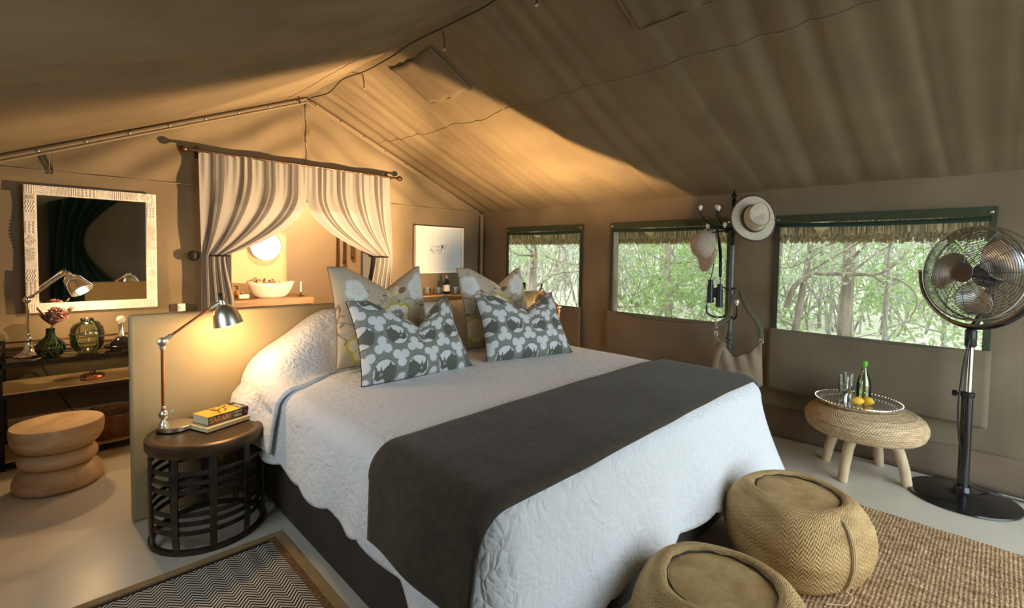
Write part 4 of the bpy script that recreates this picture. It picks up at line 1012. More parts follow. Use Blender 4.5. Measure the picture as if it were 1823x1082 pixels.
t = thing('soap_dish', 'flat woven soap dish on the vanity', 'dish', (1.48, 5.47, VZ)); MB().lathe([(0, 0), (.09, 0), (.10, .010), (.092, .008), (0, .006)], 32, sy=.7).build('dish', 'wicker', t)
tag(MB().box((1.49, 5.46, VZ + .032), (.10, .05, .045)).build('soap_bar', 'white_cer', smooth=False, bevel=.012), 'pale soap bar on the woven dish', 'soap')
tag(MB().lathe([(0, 0), (.036, 0), (.04, .06), (.037, .06), (.034, .006), (0, .006)], 20).build('toothbrush_cup', 'amber', loc=(1.535, 5.60, VZ)), 'amber tumbler between the pump bottles and the basin', 'cup')
t = thing('candlestick', 'slim white candle in a small dark holder on the vanity end', 'candle', (2.10, 5.55, VZ))
MB().lathe([(0, 0), (.038, 0), (.042, .006), (.012, .01), (.008, .03), (.014, .04), (.012, .045), (0, .045)], 20).build('holder', 'bronze', t); MB().lathe([(0, .04), (.009, .04), (.008, .165), (0, .168)], 12).build('candle', 'white_cer', t)
t = thing('round_mirror', 'round dark-rimmed bathroom mirror, its white reflection put in as emission', 'mirror', (1.845, BY - .02, 1.42))
MB().lathe([(.165, 0), (.172, .002), (.172, .035), (.165, .035), (.165, 0)], 48, mtx=axis_frame((0, -1, 0), (0, 0, 0))).build('rim', 'bronze', t)
MT['glow'] = M('mirror_emissive_reflection', (.8, .8, .8), rough=.1, emit=(1, .98, .92), es=1.6)  # white reflection put in as emission; the mirror is no lamp
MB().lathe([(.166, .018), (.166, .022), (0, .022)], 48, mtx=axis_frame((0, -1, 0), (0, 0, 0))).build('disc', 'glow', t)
for k, x in enumerate((2.70, 2.79, 2.90)):
    t = thing('leather_strap', ('brown leather strap hanging in the bathroom, nearest the basin', 'brown leather strap hanging in the bathroom, middle one', 'brown leather strap hanging in the bathroom, nearest the dark door post')[k], 'strap', (x, BY - .03, 1.80), 0, 'leather straps in the bathroom')
    d = .012 if k < 2 else .02
    MB().tube([(-d, 0, -.62 + .06 * k), (-d * .6, 0, -.2), (0, 0, 0)], .007, 6).build('strand', 'leather', t); MB().tube([(d, 0, -.62 + .06 * k), (d * .6, 0, -.2), (0, 0, 0)], .007, 6).build('strand', 'leather', t)
    MB().box((0, 0, -.635 + .06 * k), (.04, .016, .04)).build('buckle', 'leather', t, smooth=False); MB().tube([(0, .03, .005), (0, -.012, .005)], .009, 8).build('peg', 'bronze', t)
t = thing('bathroom_pendant', 'pendant lamp lighting the bathroom behind the doorway', 'lamp', (2.0, 5.15, 2.40))
MB().tube([(0, 0, 0), (0, 0, -.12)], .004, 6).build('cord', 'black_plastic', t); MB().lathe([(.02, -.12), (.06, -.15), (.08, -.20), (.076, -.20), (.018, -.125)], 24).build('shade', 'black_metal', t)
lamp_light('pendant_light', 'POINT', (0, 0, -.24), 72, (1.0, .73, .45), .06, t)

# ------------------------------------------------------------------ console with shelves (left)
CXa, CXb, CYa, CYb = -.20, 1.05, 4.16, 4.575
t = thing('console', 'dark metal console with glass top and two pale wooden shelves under the mirror', 'console', ((CXa + CXb) / 2, (CYa + CYb) / 2, 0))
cw, cd = CXb - CXa, CYb - CYa
for x in (-cw / 2 + .012, cw / 2 - .012):
    for y in (-cd / 2 + .012, cd / 2 - .012): MB().box((x, y, .37 if y > 0 else .335), (.024, .024, .74 if y > 0 else .67)).build('leg', 'black_metal', t, smooth=False)
for y in (-cd / 2 + .01, cd / 2 - .01): MB().box((0, y, .640), (cw, .02, .028)).build('top_rail', 'black_metal', t, smooth=False)
for x in (-cw / 2 + .01, cw / 2 - .01): MB().box((x, 0, .640), (.02, cd, .028)).build('top_rail', 'black_metal', t, smooth=False)
MB().box((0, 0, .652), (cw - .02, cd - .02, .008)).build('glass_top', 'top_glass', t, smooth=False)
MB().box((0, 0, .458), (cw - .01, cd - .01, .026)).build('shelf', 'shelf_wood', t, smooth=False, bevel=.003); MB().box((0, 0, .042), (cw - .01, cd - .01, .03)).build('shelf', 'shelf_wood', t, smooth=False, bevel=.003)
for z in (.458, .042): MB().box((0, -cd / 2, z - .006), (cw, .012, .022)).build('shelf_edge', 'black_metal', t, smooth=False)
for z in (.685, .725): MB().tube([(-cw / 2 + .012, -cd / 2 + .10, z), (-cw / 2 + .012, cd / 2 - .012, z), (cw / 2 - .012, cd / 2 - .012, z)], .006, 8).build('gallery_rail', 'bronze', t)
CZ = .656
desk_lamp('desk_lamp', 'jointed polished-chrome lamp lit on the console below the mirror', (-.03, 4.36, CZ), 0, -.035, .365, (.140, -.03, .530), (.165, -.04, .515), (.48, -.40, -.78), 'chrome', 'chrome', 'bell', 16, 'jointed lamps', lower=.14, ls=.95)
# green bottle vase with protea
t = thing('protea_vase', 'dark green bulbous glass vase with netted pattern, in front of the chrome lamp', 'vase', (.037, 4.255, CZ))
vp = [(0, 0), (.035, 0), (.060, .015), (.073, .045), (.070, .075), (.050, .105), (.026, .128), (.019, .150), (.020, .175), (.023, .182), (.020, .18), (.016, .15)]
MB().lathe(vp, 40).build('glass_body', 'green_glass', t)
m = MB()
for k in range(12):
    for s in (-1, 1):
        m.tube([((r_ + .0008) * math.cos(a), (r_ + .0008) * math.sin(a), z) for r_, z, a in [(vp[i][0], vp[i][1], 2 * PI * k / 12 + s * i * .22) for i in range(1, 9)]], .0018, 4)
m.build('netting_relief', 'green_net', t)
t = thing('protea', 'dried dusky-pink protea bloom with brown leaves in the green vase', 'flower', (.037, 4.255, CZ + .10))
MT['protea'] = M('dried_protea', (.16, .055, .055), (.42, .22, .20), rough=.9, scale=60)
MT['dry_leaf'] = M('dried_leaf', (.09, .05, .025), (.16, .09, .05), rough=.6, scale=12)
MB().tube([(0, 0, 0), (.005, 0, .08), (.02, 0, .13)], .006, 6).build('stem', 'dry_leaf', t)
ctr = Vector((.030, -.01, .160)); m = MB()
r = random.Random(3)
for k in range(150):
    z = r.uniform(-.5, 1); a = r.uniform(0, 2 * PI); q = math.sqrt(max(0, 1 - z * z)); d = Vector((q * math.cos(a), q * math.sin(a), z)); d = (d + Vector((.25, -.1, .2))).normalized()
    m.tube([ctr + d * .026, ctr + d * .048 + Vector((0, 0, .006)), ctr + d * .062], [.009, .007, .002], 4)
m.ball(tuple(ctr), .043, 14, 10).build('bloom', 'protea', t)
for a, ln, tl in ((2.6, .10, .7), (3.4, .095, .9), (-.3, .125, .6), (.5, .12, .55), (-1.6, .08, .5), (1.6, .09, .7)):
    d = Vector((math.cos(a), math.sin(a), tl)).normalized(); sd = d.cross(Vector((0, 0, 1))).normalized(); b0 = Vector((.012, 0, .10))
    MB().grid(lambda u, v: tuple(b0 + d * ln * v + sd * (u - .5) * .06 * math.sin(PI * min(1, v * .9 + .08)) + Vector((0, 0, .05 * v * v + .010 * (2 * u - 1) ** 2))), 4, 8).build('leaf', 'dry_leaf', t, solid=.002)
t = thing('round_vase', 'pale olive-banded round glass vase on the console', 'vase', (.215, 4.285, CZ))
vr = [(0, .002), (.045, 0), (.070, .020), (.086, .055), (.090, .110), (.084, .165), (.066, .200), (.036, .214), (.034, .226), (.038, .230), (.035, .228), (.030, .212), (.060, .196), (.080, .160), (.086, .110), (.082, .058), (.066, .024), (0, .008)]
MB().lathe(vr, 44).build('glass_body', 'smoke_glass', t)
MT['olive_band'] = M('olive_glass_band', (.10, .17, .05), rough=.08, trans=.5)
for k in range(4):
    a = 2 * PI * k / 4 + .5; MB().tube([((r_ + .0012) * math.cos(a + .12 * math.sin(z * 30)), (r_ + .0012) * math.sin(a + .12 * math.sin(z * 30)), z) for r_, z in vr[1:8]], .005, 6, flat=.35).build('band', 'olive_band', t)
MB().tube([((.0905) * math.cos(a), .0905 * math.sin(a), .125 + .012 * math.sin(a * 2)) for a in np.linspace(0, 2 * PI, 40)[:-1]], .004, 5, closed=True).build('band', 'olive_band', t)
t = thing('decanter_tray', 'small black footed tray under the decanter on the console', 'tray', (.395, 4.30, CZ))
MB().lathe([(0, .022), (.085, .022), (.098, .034), (.100, .032), (.090, .014), (0, .014)], 36).build('dish', 'black_gloss', t)
for k in range(3): MB().tube([(.06 * math.cos(k * 2.1 + .5), .06 * math.sin(k * 2.1 + .5), 0), (.06 * math.cos(k * 2.1 + .5), .06 * math.sin(k * 2.1 + .5), .016)], .008, 8).build('foot', 'black_gloss', t)
t = thing('decanter', 'black wide-based decanter with silver neck and crystal ball stopper', 'decanter', (.395, 4.30, CZ + .0225))
MB().lathe([(0, 0), (.066, 0), (.070, .008), (.062, .030), (.038, .055), (.022, .070), (0, .072)], 36).build('glass_body', 'black_glass', t)
MB().lathe([(.030, .058), (.022, .072), (.0155, .105), (.0145, .140), (.019, .158), (.017, .160), (0, .160)], 28).build('neck', 'nickel', t)
MT['crystal'] = M('cut_crystal', (.85, .85, .82), rough=.08, trans=.6)
MB().ball((0, 0, .184), .027, 10, 7).build('stopper', 'crystal', t, smooth=False)
t = thing('copper_dish', 'low copper ashtray dish on the middle console shelf', 'dish', (.240, 4.30, .471))
MB().lathe([(0, .003), (.045, .001), (.062, .006), (.067, .016), (.062, .028), (.040, .036), (.018, .040), (0, .040)], 36).build('bowl', 'copper', t)
for k in range(5): MB().box((.012 * math.cos(k * 1.26), .012 * math.sin(k * 1.26), .047), (.008, .004, .020), ).build('crown_tab', 'bronze', t, smooth=False)
for k in range(8): MB().ball((.058 * math.cos(k * .785), .058 * math.sin(k * .785), .030), .004, 8, 6).build('stud', 'bronze', t)
# wicker basket on the bottom shelf
t = thing('wicker_basket', 'brown wicker basket with loop handle on the bottom console shelf', 'basket', (.50, 4.35, .058))
bw_, bd_, bh_ = .52, .30, .155; m = MB(); wv = []
def bper(s, f):
    P_ = 2 * (bw_ + bd_); q = s * P_
    for L, a, b in ((bw_, (-1, -1), (1, -1)), (bd_, (1, -1), (1, 1)), (bw_, (1, 1), (-1, 1)), (bd_, (-1, 1), (-1, -1))):
        if q <= L + 1e-9: k = q / L; return ((a[0] + (b[0] - a[0]) * k) * bw_ / 2 * f, (a[1] + (b[1] - a[1]) * k) * bd_ / 2 * f)
        q -= L
    return (-bw_ / 2 * f, -bd_ / 2 * f)
NR = 13
for k in range(NR):
    z = .008 + k * (bh_ - .01) / NR; f = .92 + .08 * k / NR
    m.tube([(bper(i / 132, f + .010 * (1 if (i + k) % 2 else -1))[0], bper(i / 132, f + .010 * (1 if (i + k) % 2 else -1))[1], z) for i in range(132)], .0062, 4, closed=True)
tag(m.build('woven_sides', 'wicker', t), kind='stuff')
m = MB()
for i in range(66): a_, b_ = bper(i / 66, .92), bper(i / 66, 1.0); m.tube([(a_[0], a_[1], 0), (b_[0], b_[1], bh_)], .004, 4)
tag(m.build('stakes', 'wicker', t), kind='stuff')
MB().tube([(bper(i / 80, 1.01)[0], bper(i / 80, 1.01)[1], bh_) for i in range(80)], .011, 6, closed=True).build('rim', 'wicker', t); MB().box((0, 0, .004), (bw_ * .9, bd_ * .9, .008)).build('bottom', 'wicker', t, smooth=False)
for s in (-1, 1): MB().tube([(s * bw_ / 2, .05 * math.cos(a), bh_ + .035 * math.sin(a)) for a in np.linspace(0, PI, 10)], .009, 8).build('handle', 'wicker', t)
# lamp flex behind the console
tag(MB().tube(bez([(-.10, 4.40, .655), (-.03, 4.56, .60), (.05, 4.585, .40), (.12, 4.585, .25), (.20, 4.585, .10), (.30, 4.59, .02)], 8), .004, 6).build('lamp_flex', 'rope'), 'black lamp flex hanging behind the console shelves', 'cord')
# carved stool
t = thing('carved_stool', 'pale carved wooden stool of three stacked rounded discs', 'stool', (.055, 3.745, 0))
MB().lathe([(0, 0), (.165, 0), (.187, .010), (.197, .030), (.196, .060), (.180, .095), (.150, .118), (.135, .126)], 56).build('foot_disc', 'stool_wood', t)
MB().lathe([(.130, .122), (.152, .132), (.170, .150), (.174, .172), (.164, .195), (.145, .210), (.128, .216)], 56).build('middle_disc', 'stool_wood', t)
MB().lathe([(.125, .212), (.150, .222), (.178, .242), (.197, .275), (.203, .318), (.203, .352), (.198, .362), (.185, .360), (.12, .352), (0, .348)], 56).build('seat_disc', 'stool_wood', t)
# ================================================================== coat stand and what hangs on it
CSX, CSY = 3.75, 1.43
t = thing('coat_stand', 'wrought-iron coat stand with white porcelain knobs beside the window', 'coat stand', (CSX, CSY, 0))
MT['grey_iron'] = M('grey_iron', (.10, .105, .10), (.16, .16, .15), rough=.5, metal=.6, scale=20)
MB().tube([(0, 0, .02), (0, 0, 1.45)], .016, 12).build('pole', 'grey_iron', t)
m = MB()
for k in range(3): m.tube([(.008 * math.cos(z * 40 + k * 2.1), .008 * math.sin(z * 40 + k * 2.1), z) for z in np.linspace(1.44, 1.78, 60)], .0075, 6)
m.build('twisted_shaft', 'black_metal', t)
MB().lathe([(0, 1.77), (.012, 1.775), (.02, 1.785), (.010, 1.80), (.022, 1.822), (.010, 1.842), (.003, 1.87), (0, 1.872)], 16).build('finial', 'black_metal', t)
MB().lathe([(.017, .70), (.026, .705), (.026, .72), (.019, .725), (.028, .74), (.028, .755), (.018, .765), (.024, .79), (.017, .80)], 16).build('collar', 'grey_iron', t)
for k in range(3):
    a = k * 2.1 + .4; MB().tube(bez([(0, 0, .22), (.10 * math.cos(a), .10 * math.sin(a), .14), (.16 * math.cos(a), .16 * math.sin(a), .05), (.20 * math.cos(a), .20 * math.sin(a), .012)], 6), .011, 8).build('leg', 'black_metal', t)
def hook(pts, ball, sub=None):
    h = MB().tube(bez(pts, 7), .0062, 8).build('hook', 'black_metal', t)
    MB().lathe([(0, -.014), (.010, -.012), (.006, -.006), (.014, .004), (.016, .014), (.012, .026), (0, .031)], 16, c=ball).build('porcelain_knob', 'white_cer', h)
for a, (d, zt) in zip((2.2, 2.75, 1.75, 5.3, .0), ((.24, 1.725), (.15, 1.715), (.12, 1.735), (.2, 1.73), (.2, 1.72))):
    c, s = math.cos(a), math.sin(a)
    hook([(0, 0, 1.585), (c * d * .35, s * d * .35, 1.575), (c * d * .7, s * d * .7, 1.61), (c * d * .95, s * d * .95, 1.67), (c * d, s * d, zt - .012)], (c * d, s * d, zt))
for a, d in ((1.9, .17), (4.3, .13), (3.0, .11)):
    c, s = math.cos(a), math.sin(a)
    hook([(0, 0, 1.57), (c * d * .6, s * d * .6, 1.555), (c * d, s * d, 1.545), (c * d * 1.05, s * d * 1.05, 1.575)], (c * d * 1.05, s * d * 1.05, 1.59))
for a, d, zt in ((1.9, .17, 1.0), (4.0, .09, 1.015)):
    c, s = math.cos(a), math.sin(a)
    hook([(0, 0, .92), (c * d * .5, s * d * .5, .895), (c * d * .95, s * d * .95, .92), (c * d, s * d, zt - .012)], (c * d, s * d, zt))
    MB().tube(bez([(0, 0, 1.10), (c * d * .4, s * d * .4, 1.13), (c * d * .8, s * d * .8, 1.10), (c * d * .6, s * d * .6, 1.06), (c * d * .4, s * d * .4, 1.085)], 6), .005, 6).build('scroll', 'black_metal', t)

# hat
V_f = Vector((.94, .33, 0)); V_r = Vector((.33, -.94, 0)); V_u = Vector((0, 0, 1))
ax = (-V_f + V_r * .42 + V_u * .22).normalized(); HC = Vector((3.70, 1.270, 1.640))
MT['felt'] = M('stone_canvas', (.52, .45, .35), (.58, .51, .41), rough=.9, scale=30); MT['hat_band'] = M('brown_hat_band', (.065, .04, .03), rough=.7)
t = thing('safari_hat', 'stone-coloured brimmed safari hat with brown band hung on the coat stand', 'hat', tuple(HC))
F_ = axis_frame(ax, (0, 0, 0), tuple(V_u))
def brim(u, v):
    a = 2 * PI * u; r = .093 + (.170 - .093) * v; z = -.012 * math.cos(2 * a) * v ** 2 * 1.2 + .006 * v
    return (r * math.cos(a) * .92, r * math.sin(a), z)
MB().grid(brim, 56, 8, mtx=F_).build('brim', 'felt', t, solid=.004)
MB().tube([F_ @ Vector(brim(k / 56, 1)) for k in range(56)], .0062, 6, closed=True).build('brim_piping', 'hat_band', t)
def crown(u, v):
    a = 2 * PI * u
    if v < .7: q = v / .7; r = .096 - .018 * q; z = .11 * q
    else: q = (v - .7) / .3; r = .078 * (1 - q); z = .11 + .008 * math.sin(q * 3) - .022 * q
    return (r * math.cos(a) * .90, r * math.sin(a) * 1.06, z - .014 * (v > .65) * math.cos(2 * a) * (1 - max(0, (v - .7) / .3)))
MB().grid(crown, 48, 20, mtx=F_).build('crown', 'felt', t)
MB().lathe([(.0975, .0), (.0985, .012), (.0955, .030), (.090, .032)], 40, mtx=F_, sx=.90, sy=1.06).build('hat_band', 'hat_band', t)
MB().tube([F_ @ Vector((.078 * math.cos(a) * .90, .078 * math.sin(a) * 1.06, .112 - .014 * math.cos(2 * a))) for a in np.linspace(0, 2 * PI, 40)[:-1]], .002, 5, closed=True).build('crown_seam', 'webbing', t)
for k in range(3): MB().ball(tuple(F_ @ Vector((.088 * math.cos(3.3 + k * .35) * .9, .088 * math.sin(3.3 + k * .35) * 1.06, .06))), .003, 8, 6).build('eyelet', 'hat_band', t)

# cap, hung by its strap: crown to the window, peak pointing down
CC = Vector((3.618, 1.575, 1.445)); cz = (V_r * -.62 + V_u * .25 - V_f * .75).normalized(); cxv = (V_u * -1 + V_r * .25); cxv = (cxv - cz * cxv.dot(cz)).normalized(); cyv = cz.cross(cxv)
F_ = frame(cxv, cyv, cz, (0, 0, 0))
t = thing('baseball_cap', 'stone-coloured cap hanging peak down from the coat stand', 'cap', tuple(CC))
MT['cap'] = M('stone_twill', (.36, .295, .23), (.42, .345, .27), rough=.9, scale=30)
MB().grid(lambda u, v: (.112 * math.cos(2 * PI * u) * math.cos(v * PI / 2) ** .8, .092 * math.sin(2 * PI * u) * math.cos(v * PI / 2) ** .8, .125 * math.sin(v * PI / 2)), 40, 14, mtx=F_).build('crown', 'cap', t, solid=.003)
MB().grid(lambda u, v: (.100 * math.cos((u - .5) * 2.2) + (.105 * (1 - (2 * u - 1) ** 2) ** .6) * v, .100 * math.sin((u - .5) * 2.2) * (1 - .0 * v), .004 - .018 * (2 * u - 1) ** 2 * v - .010 * v), 24, 8, mtx=F_).build('peak', 'cap', t, solid=.004)
MB().ball(tuple(F_ @ Vector((0, 0, .126))), .007, 10, 6).build('button', 'cap', t)
MB().tube([F_ @ Vector((-.108, -.03, .004)), F_ @ Vector((-.138, -.02, .0)), F_ @ Vector((-.138, .02, .0)), F_ @ Vector((-.108, .03, .004))], .006, 6, flat=.4).build('back_strap', 'cap', t)
for k in range(3):
    a = -.25 + .09 * k; MB().box((0, 0, 0), (.016, .004, .003), mtx=F_ @ Matrix.Translation((.100, a * .25, .040)) @ Matrix.Rotation(-.9, 4, 'Y')).build('embroidery', 'hat_band', t, smooth=False)
for k in range(6):
    a = k * PI / 3 + .3; MB().tube([F_ @ Vector((.1125 * math.cos(a) * math.cos(v * PI / 2) ** .8, .0925 * math.sin(a) * math.cos(v * PI / 2) ** .8, .1255 * math.sin(v * PI / 2))) for v in np.linspace(0, .98, 10)], .0012, 4).build('panel_seam', 'webbing', t)

# binoculars
BC = Vector((3.66, 1.515, 1.085))
t = thing('binoculars', 'black binoculars hanging on a neck strap below the cap', 'binoculars', tuple(BC))
for s in (-1, 1):
    c = V_r * (s * .033); zz = .015 if s < 0 else -.015
    MB().lathe([(0, .085), (.017, .085), (.019, .080), (.019, .055), (.021, .045), (.025, .030), (.026, -.065), (.028, -.075), (.028, -.088), (.024, -.09), (.022, -.082), (0, -.08)], 24, c=tuple(c + V_u * zz)).build('barrel', 'black_plastic', t)
MB().box((0, 0, .0), (.02, .05, .07)).build('bridge', 'black_plastic', t, smooth=False, bevel=.006)
MB().tube(bez([tuple(V_r * -.04 + V_u * .09), tuple(V_r * -.022 + V_u * .16), tuple(V_r * -.01 + V_u * .30), tuple(V_r * .0 + V_u * .53)], 6), .004, 6).build('strap', 'black_plastic', t)
MB().tube(bez([tuple(V_r * .035 + V_u * .06), tuple(V_r * .034 + V_u * .13), tuple(V_r * .033 + V_u * .20), tuple(V_r * .03 + V_u * .30), tuple(V_r * .010 + V_u * .45), tuple(V_r * .0 + V_u * .53)], 6), [.004] * 6 + [.012] * 16 + [.008] * 9, 6, flat=.35).build('neck_pad', 'black_plastic', t)

# shoulder bag
BG = Vector((3.66, 1.335, .44))
MT['bag'] = M('khaki_bag_canvas', (.22, .165, .105), (.28, .215, .14), rough=.85, scale=10); MT['olive_strap'] = M('olive_strap', (.14, .14, .085), rough=.85)
t = thing('shoulder_bag', 'slouchy khaki canvas shoulder bag hanging from the coat stand', 'bag', tuple(BG))
def bagf(u, v):
    a = 2 * PI * u; ca, sa = math.cos(a), math.sin(a)
    w_ = .175 - .02 * v; d_ = .075 * (1 - .75 * v ** 2) * (1 if v > .12 else (v / .12) ** .5)
    w_ *= (1 if v > .10 else .55 + .45 * (v / .10) ** .5)
    top = .24 + .07 * abs(ca) ** 2.5 - .05 * math.exp(-(ca / .5) ** 2) + .03 * (ca < -.6)
    z = -.04 + (top + .04) * v + .010 * math.sin(ca * 9) * v
    p = -V_r * 0 + V_r * (w_ * ca) - V_f * (d_ * sa) + V_u * z + V_f * .010 * math.sin(ca * 11 + z * 20) * v
    return tuple(p)
MB().grid(bagf, 64, 22).build('body', 'bag', t, sharp=70, solid=.004)
TOP = V_u * .66 + V_f * .06 + V_r * -.02
e1, e2 = V_r * .155 + V_u * .33, V_r * -.15 + V_u * .36
MB().tube(bez([tuple(e1), tuple(e1 + V_u * .10 + V_r * -.02), tuple(V_r * .06 + V_u * .54), tuple(TOP + V_u * .02 + V_r * .015)], 8), .017, 8, flat=.22).build('strap', 'olive_strap', t)
MB().tube(bez([tuple(TOP + V_u * .02), tuple(V_r * -.05 + V_u * .58), tuple(V_r * -.075 + V_u * .47), tuple(e2 + V_u * .05)], 8), .017, 8, flat=.22).build('strap', 'olive_strap', t)
for e in (e1, e2):
    MB().box(tuple(e + V_u * -.005), (.012, .03, .022)).build('buckle', 'nickel', t, smooth=False, bevel=.003)
    MB().tube([tuple(e + V_u * -.02 + V_r * .012 * math.cos(k * .7) + V_u * .012 * math.sin(k * .7)) for k in range(9)], .003, 6, closed=True).build('ring', 'nickel', t)
m = MB()
for k in range(9): m.ball(tuple(e2 + V_u * (.03 + .011 * k) + V_r * (.008 * math.sin(k * 2)) - V_f * .012), .0065, 8, 6)
m.build('bead_chain', 'nickel', t)
MB().tube(bez([tuple(V_r * -.16 + V_u * .0 - V_f * .07), tuple(V_r * -.14 + V_u * .16 - V_f * .07), tuple(V_r * -.10 + V_u * .29 - V_f * .03)], 6), .022, 8, flat=.25).build('side_strap', 'bag', t)

# ================================================================== pedestal fan
FX, FYp = 3.735, .10
t = thing('pedestal_fan', 'black and chrome pedestal fan with round wire cage beside the window', 'fan', (FX, FYp, 0))
MB().lathe([(0, 0), (.240, 0), (.248, .006), (.246, .014), (.20, .026), (.10, .036), (.050, .042), (.040, .050), (.034, .075), (0, .075)], 64).build('base', 'black_gloss', t)
MB().tube([(0, 0, .06), (0, 0, .60)], .026, 20).build('lower_pole', 'black_gloss', t)
MB().tube([(0, 0, .60), (0, 0, .90)], .0185, 20).build('upper_pole', 'chrome', t)
MB().lathe([(.028, .585), (.031, .59), (.031, .612), (.021, .618)], 20).build('clamp_collar', 'black_plastic', t)
MB().tube([(0, .02, .60), (0, .055, .598)], [.008, .008], 8).lathe([(0, 0), (.016, 0), (.018, .006), (.016, .020), (0, .022)], 12, mtx=axis_frame((0, 1, 0), (0, .045, .598))).build('clamp_knob', 'black_plastic', t)
MB().lathe([(.018, .87), (.026, .88), (.026, .965), (.018, .975), (0, .975)], 20).build('neck', 'black_plastic', t)
FN = Vector((-.83, .55, .06)).normalized(); FCt = Vector((0, 0, 1.285)); RC = .262
Ff = axis_frame(FN, FCt)                                # local z = blowing direction
YR = RC + .036
yk = MB().tube([Ff @ Vector((YR * math.cos(a), YR * math.sin(a), -.01)) for a in np.linspace(PI + .0, 2 * PI, 40)], .012, 8, flat=1.6).build('yoke', 'black_gloss', t)
for s in (-1, 1): MB().tube([Ff @ Vector((s * (YR + .012), 0, -.01)), Ff @ Vector((s * (RC - .005), 0, -.01))], [.014, .008], 10).build('pivot', 'nickel', yk)
m = MB()
def ring_pts(r, z, n=72): return [Ff @ Vector((r * math.cos(2 * PI * k / n), r * math.sin(2 * PI * k / n), z)) for k in range(n)]
def front_z(r): return .020 + .062 * (1 - (r / RC) ** 3)
for r in np.linspace(.060, RC - .006, 23): m.tube(ring_pts(r, front_z(r)), .0019, 4, closed=True)
for k in range(12):
    a = 2 * PI * k / 12; m.tube([Ff @ Vector((r * math.cos(a + .35 * (r - .05)), r * math.sin(a + .35 * (r - .05)), front_z(r) - .002)) for r in np.linspace(.045, RC, 9)], .0018, 5)
MT['cage'] = M('dark_chrome_wire', (.20, .18, .16), rough=.3, metal=.9)
tag(m.build('front_grille', 'cage', t), kind='stuff')
m = MB()
for r in np.linspace(.07, RC - .006, 12): m.tube(ring_pts(r, -.055 - .03 * (1 - (r / RC) ** 3)), .0016, 4, closed=True)
for k in range(12):
    a = 2 * PI * k / 12 + .2; m.tube([Ff @ Vector((r * math.cos(a), r * math.sin(a), -.055 - .03 * (1 - (r / RC) ** 3))) for r in np.linspace(.05, RC, 8)] + [Ff @ Vector((RC * math.cos(a), RC * math.sin(a), .02))], .0018, 5)
tag(m.build('rear_grille', 'cage', t), kind='stuff')
for z in (.02, -.055): MB().tube(ring_pts(RC, z, 80), .0045, 8, closed=True).build('rim', 'nickel', t)
MT['badge'] = M('brown_badge', (.055, .032, .022), rough=.45)
bdg = MB().lathe([(0, .088), (.050, .088), (.054, .082), (.050, .076), (0, .076)], 36, mtx=Ff).build('badge', 'badge', t)
MB().box((0, 0, .0885), (.058, .006, .0012), mtx=Ff).build('name_strip', 'black_plastic', bdg, smooth=False)
MB().lathe([(0, -.16), (.055, -.155), (.068, -.12), (.068, -.075), (.03, -.07), (.026, .03), (0, .032)], 28, mtx=Ff).build('motor', 'black_gloss', t)
MB().tube([Ff @ Vector((0, -.03, -.12)), Ff @ Vector((0, -.15, -.13)), (0, 0, .97)], .016, 8).build('motor_bracket', 'black_plastic', t)
MT['blade'] = M('polished_blade', (.86, .86, .86), rough=.25, metal=1)
def blade(u, v):
    rr = .045 + .185 * v; w_ = .20 + .55 * math.sin(PI * min(1, .18 + .72 * v)) ; a = (u - .5) * w_ * 2.0 + .25 * v
    return (rr * math.cos(a), rr * math.sin(a), -.01 + .055 * (u - .5) * (1 - .3 * v) + .01 * math.sin(PI * v))
for a in (2.88, .38, 4.55):
    MB().grid(blade, 16, 14, mtx=Ff @ Matrix.Rotation(a, 4, 'Z')).build('blade', 'blade', t, solid=.0025)
tag(MB().tube(bez([(FX + .02, FYp - .02, .09), (FX + .05, FYp - .06, .06), (FX + .12, FYp - .12, .03), (FX + .17, FYp - .26, .012), (FX + .16, FYp - .55, .008), (FX + .12, FYp - .9, .008)], 8), .0055, 8).build('fan_cable', 'black_plastic'), 'black power cable trailing from the pedestal fan along the wall', 'cord')
MB().tube(bez([(-.02, .0, .93), (-.035, .02, .80), (-.03, .03, .66), (-.035, .035, .55), (-.03, .03, .40), (-.02, .015, .28)], 6), .0045, 8).build('cable', 'black_plastic', t)

# ================================================================== raffia stool with drinks tray
SX_, SY_ = 3.655, .56
t = thing('raffia_stool', 'low round stool with coiled raffia seat and peeled branch legs', 'stool', (SX_, SY_, 0))
pr = []
base = [(0, .440), (.10, .440), (.20, .436), (.26, .422), (.295, .398), (.312, .365), (.312, .335), (.298, .300), (.285, .288), (.27, .285)]
N_ = 44; L_c = [0]
for i in range(1, len(base)): L_c.append(L_c[-1] + math.hypot(base[i][0] - base[i - 1][0], base[i][1] - base[i - 1][1]))
for k in range(N_ * 4 + 1):
    s = L_c[-1] * k / (N_ * 4); i = max(j for j in range(len(base) - 1) if L_c[j] <= s + 1e-9); q = (s - L_c[i]) / (L_c[i + 1] - L_c[i])
    r_, z_ = base[i][0] + (base[i + 1][0] - base[i][0]) * q, base[i][1] + (base[i + 1][1] - base[i][1]) * q
    dx, dz = base[i + 1][0] - base[i][0], base[i + 1][1] - base[i][1]; l = math.hypot(dx, dz); h = .0036 * abs(math.sin(PI * k / 4))
    pr.append((max(0, r_ + (-dz / l) * h), z_ + dx / l * h))
m = MB(); nA = 96
m.grid(lambda u, v: (lambda p: (p[0] * math.cos(2 * PI * u), p[0] * math.sin(2 * PI * u), p[1]))(pr[int(round(v * (len(pr) - 1)))]), nA, len(pr) - 1, uv=True)
m.build('seat', 'raffia', t, sharp=85); MB().lathe([(0, .292), (.28, .292), (.28, .286), (0, .286)], 40).build('seat_board', 'leg_wood', t)
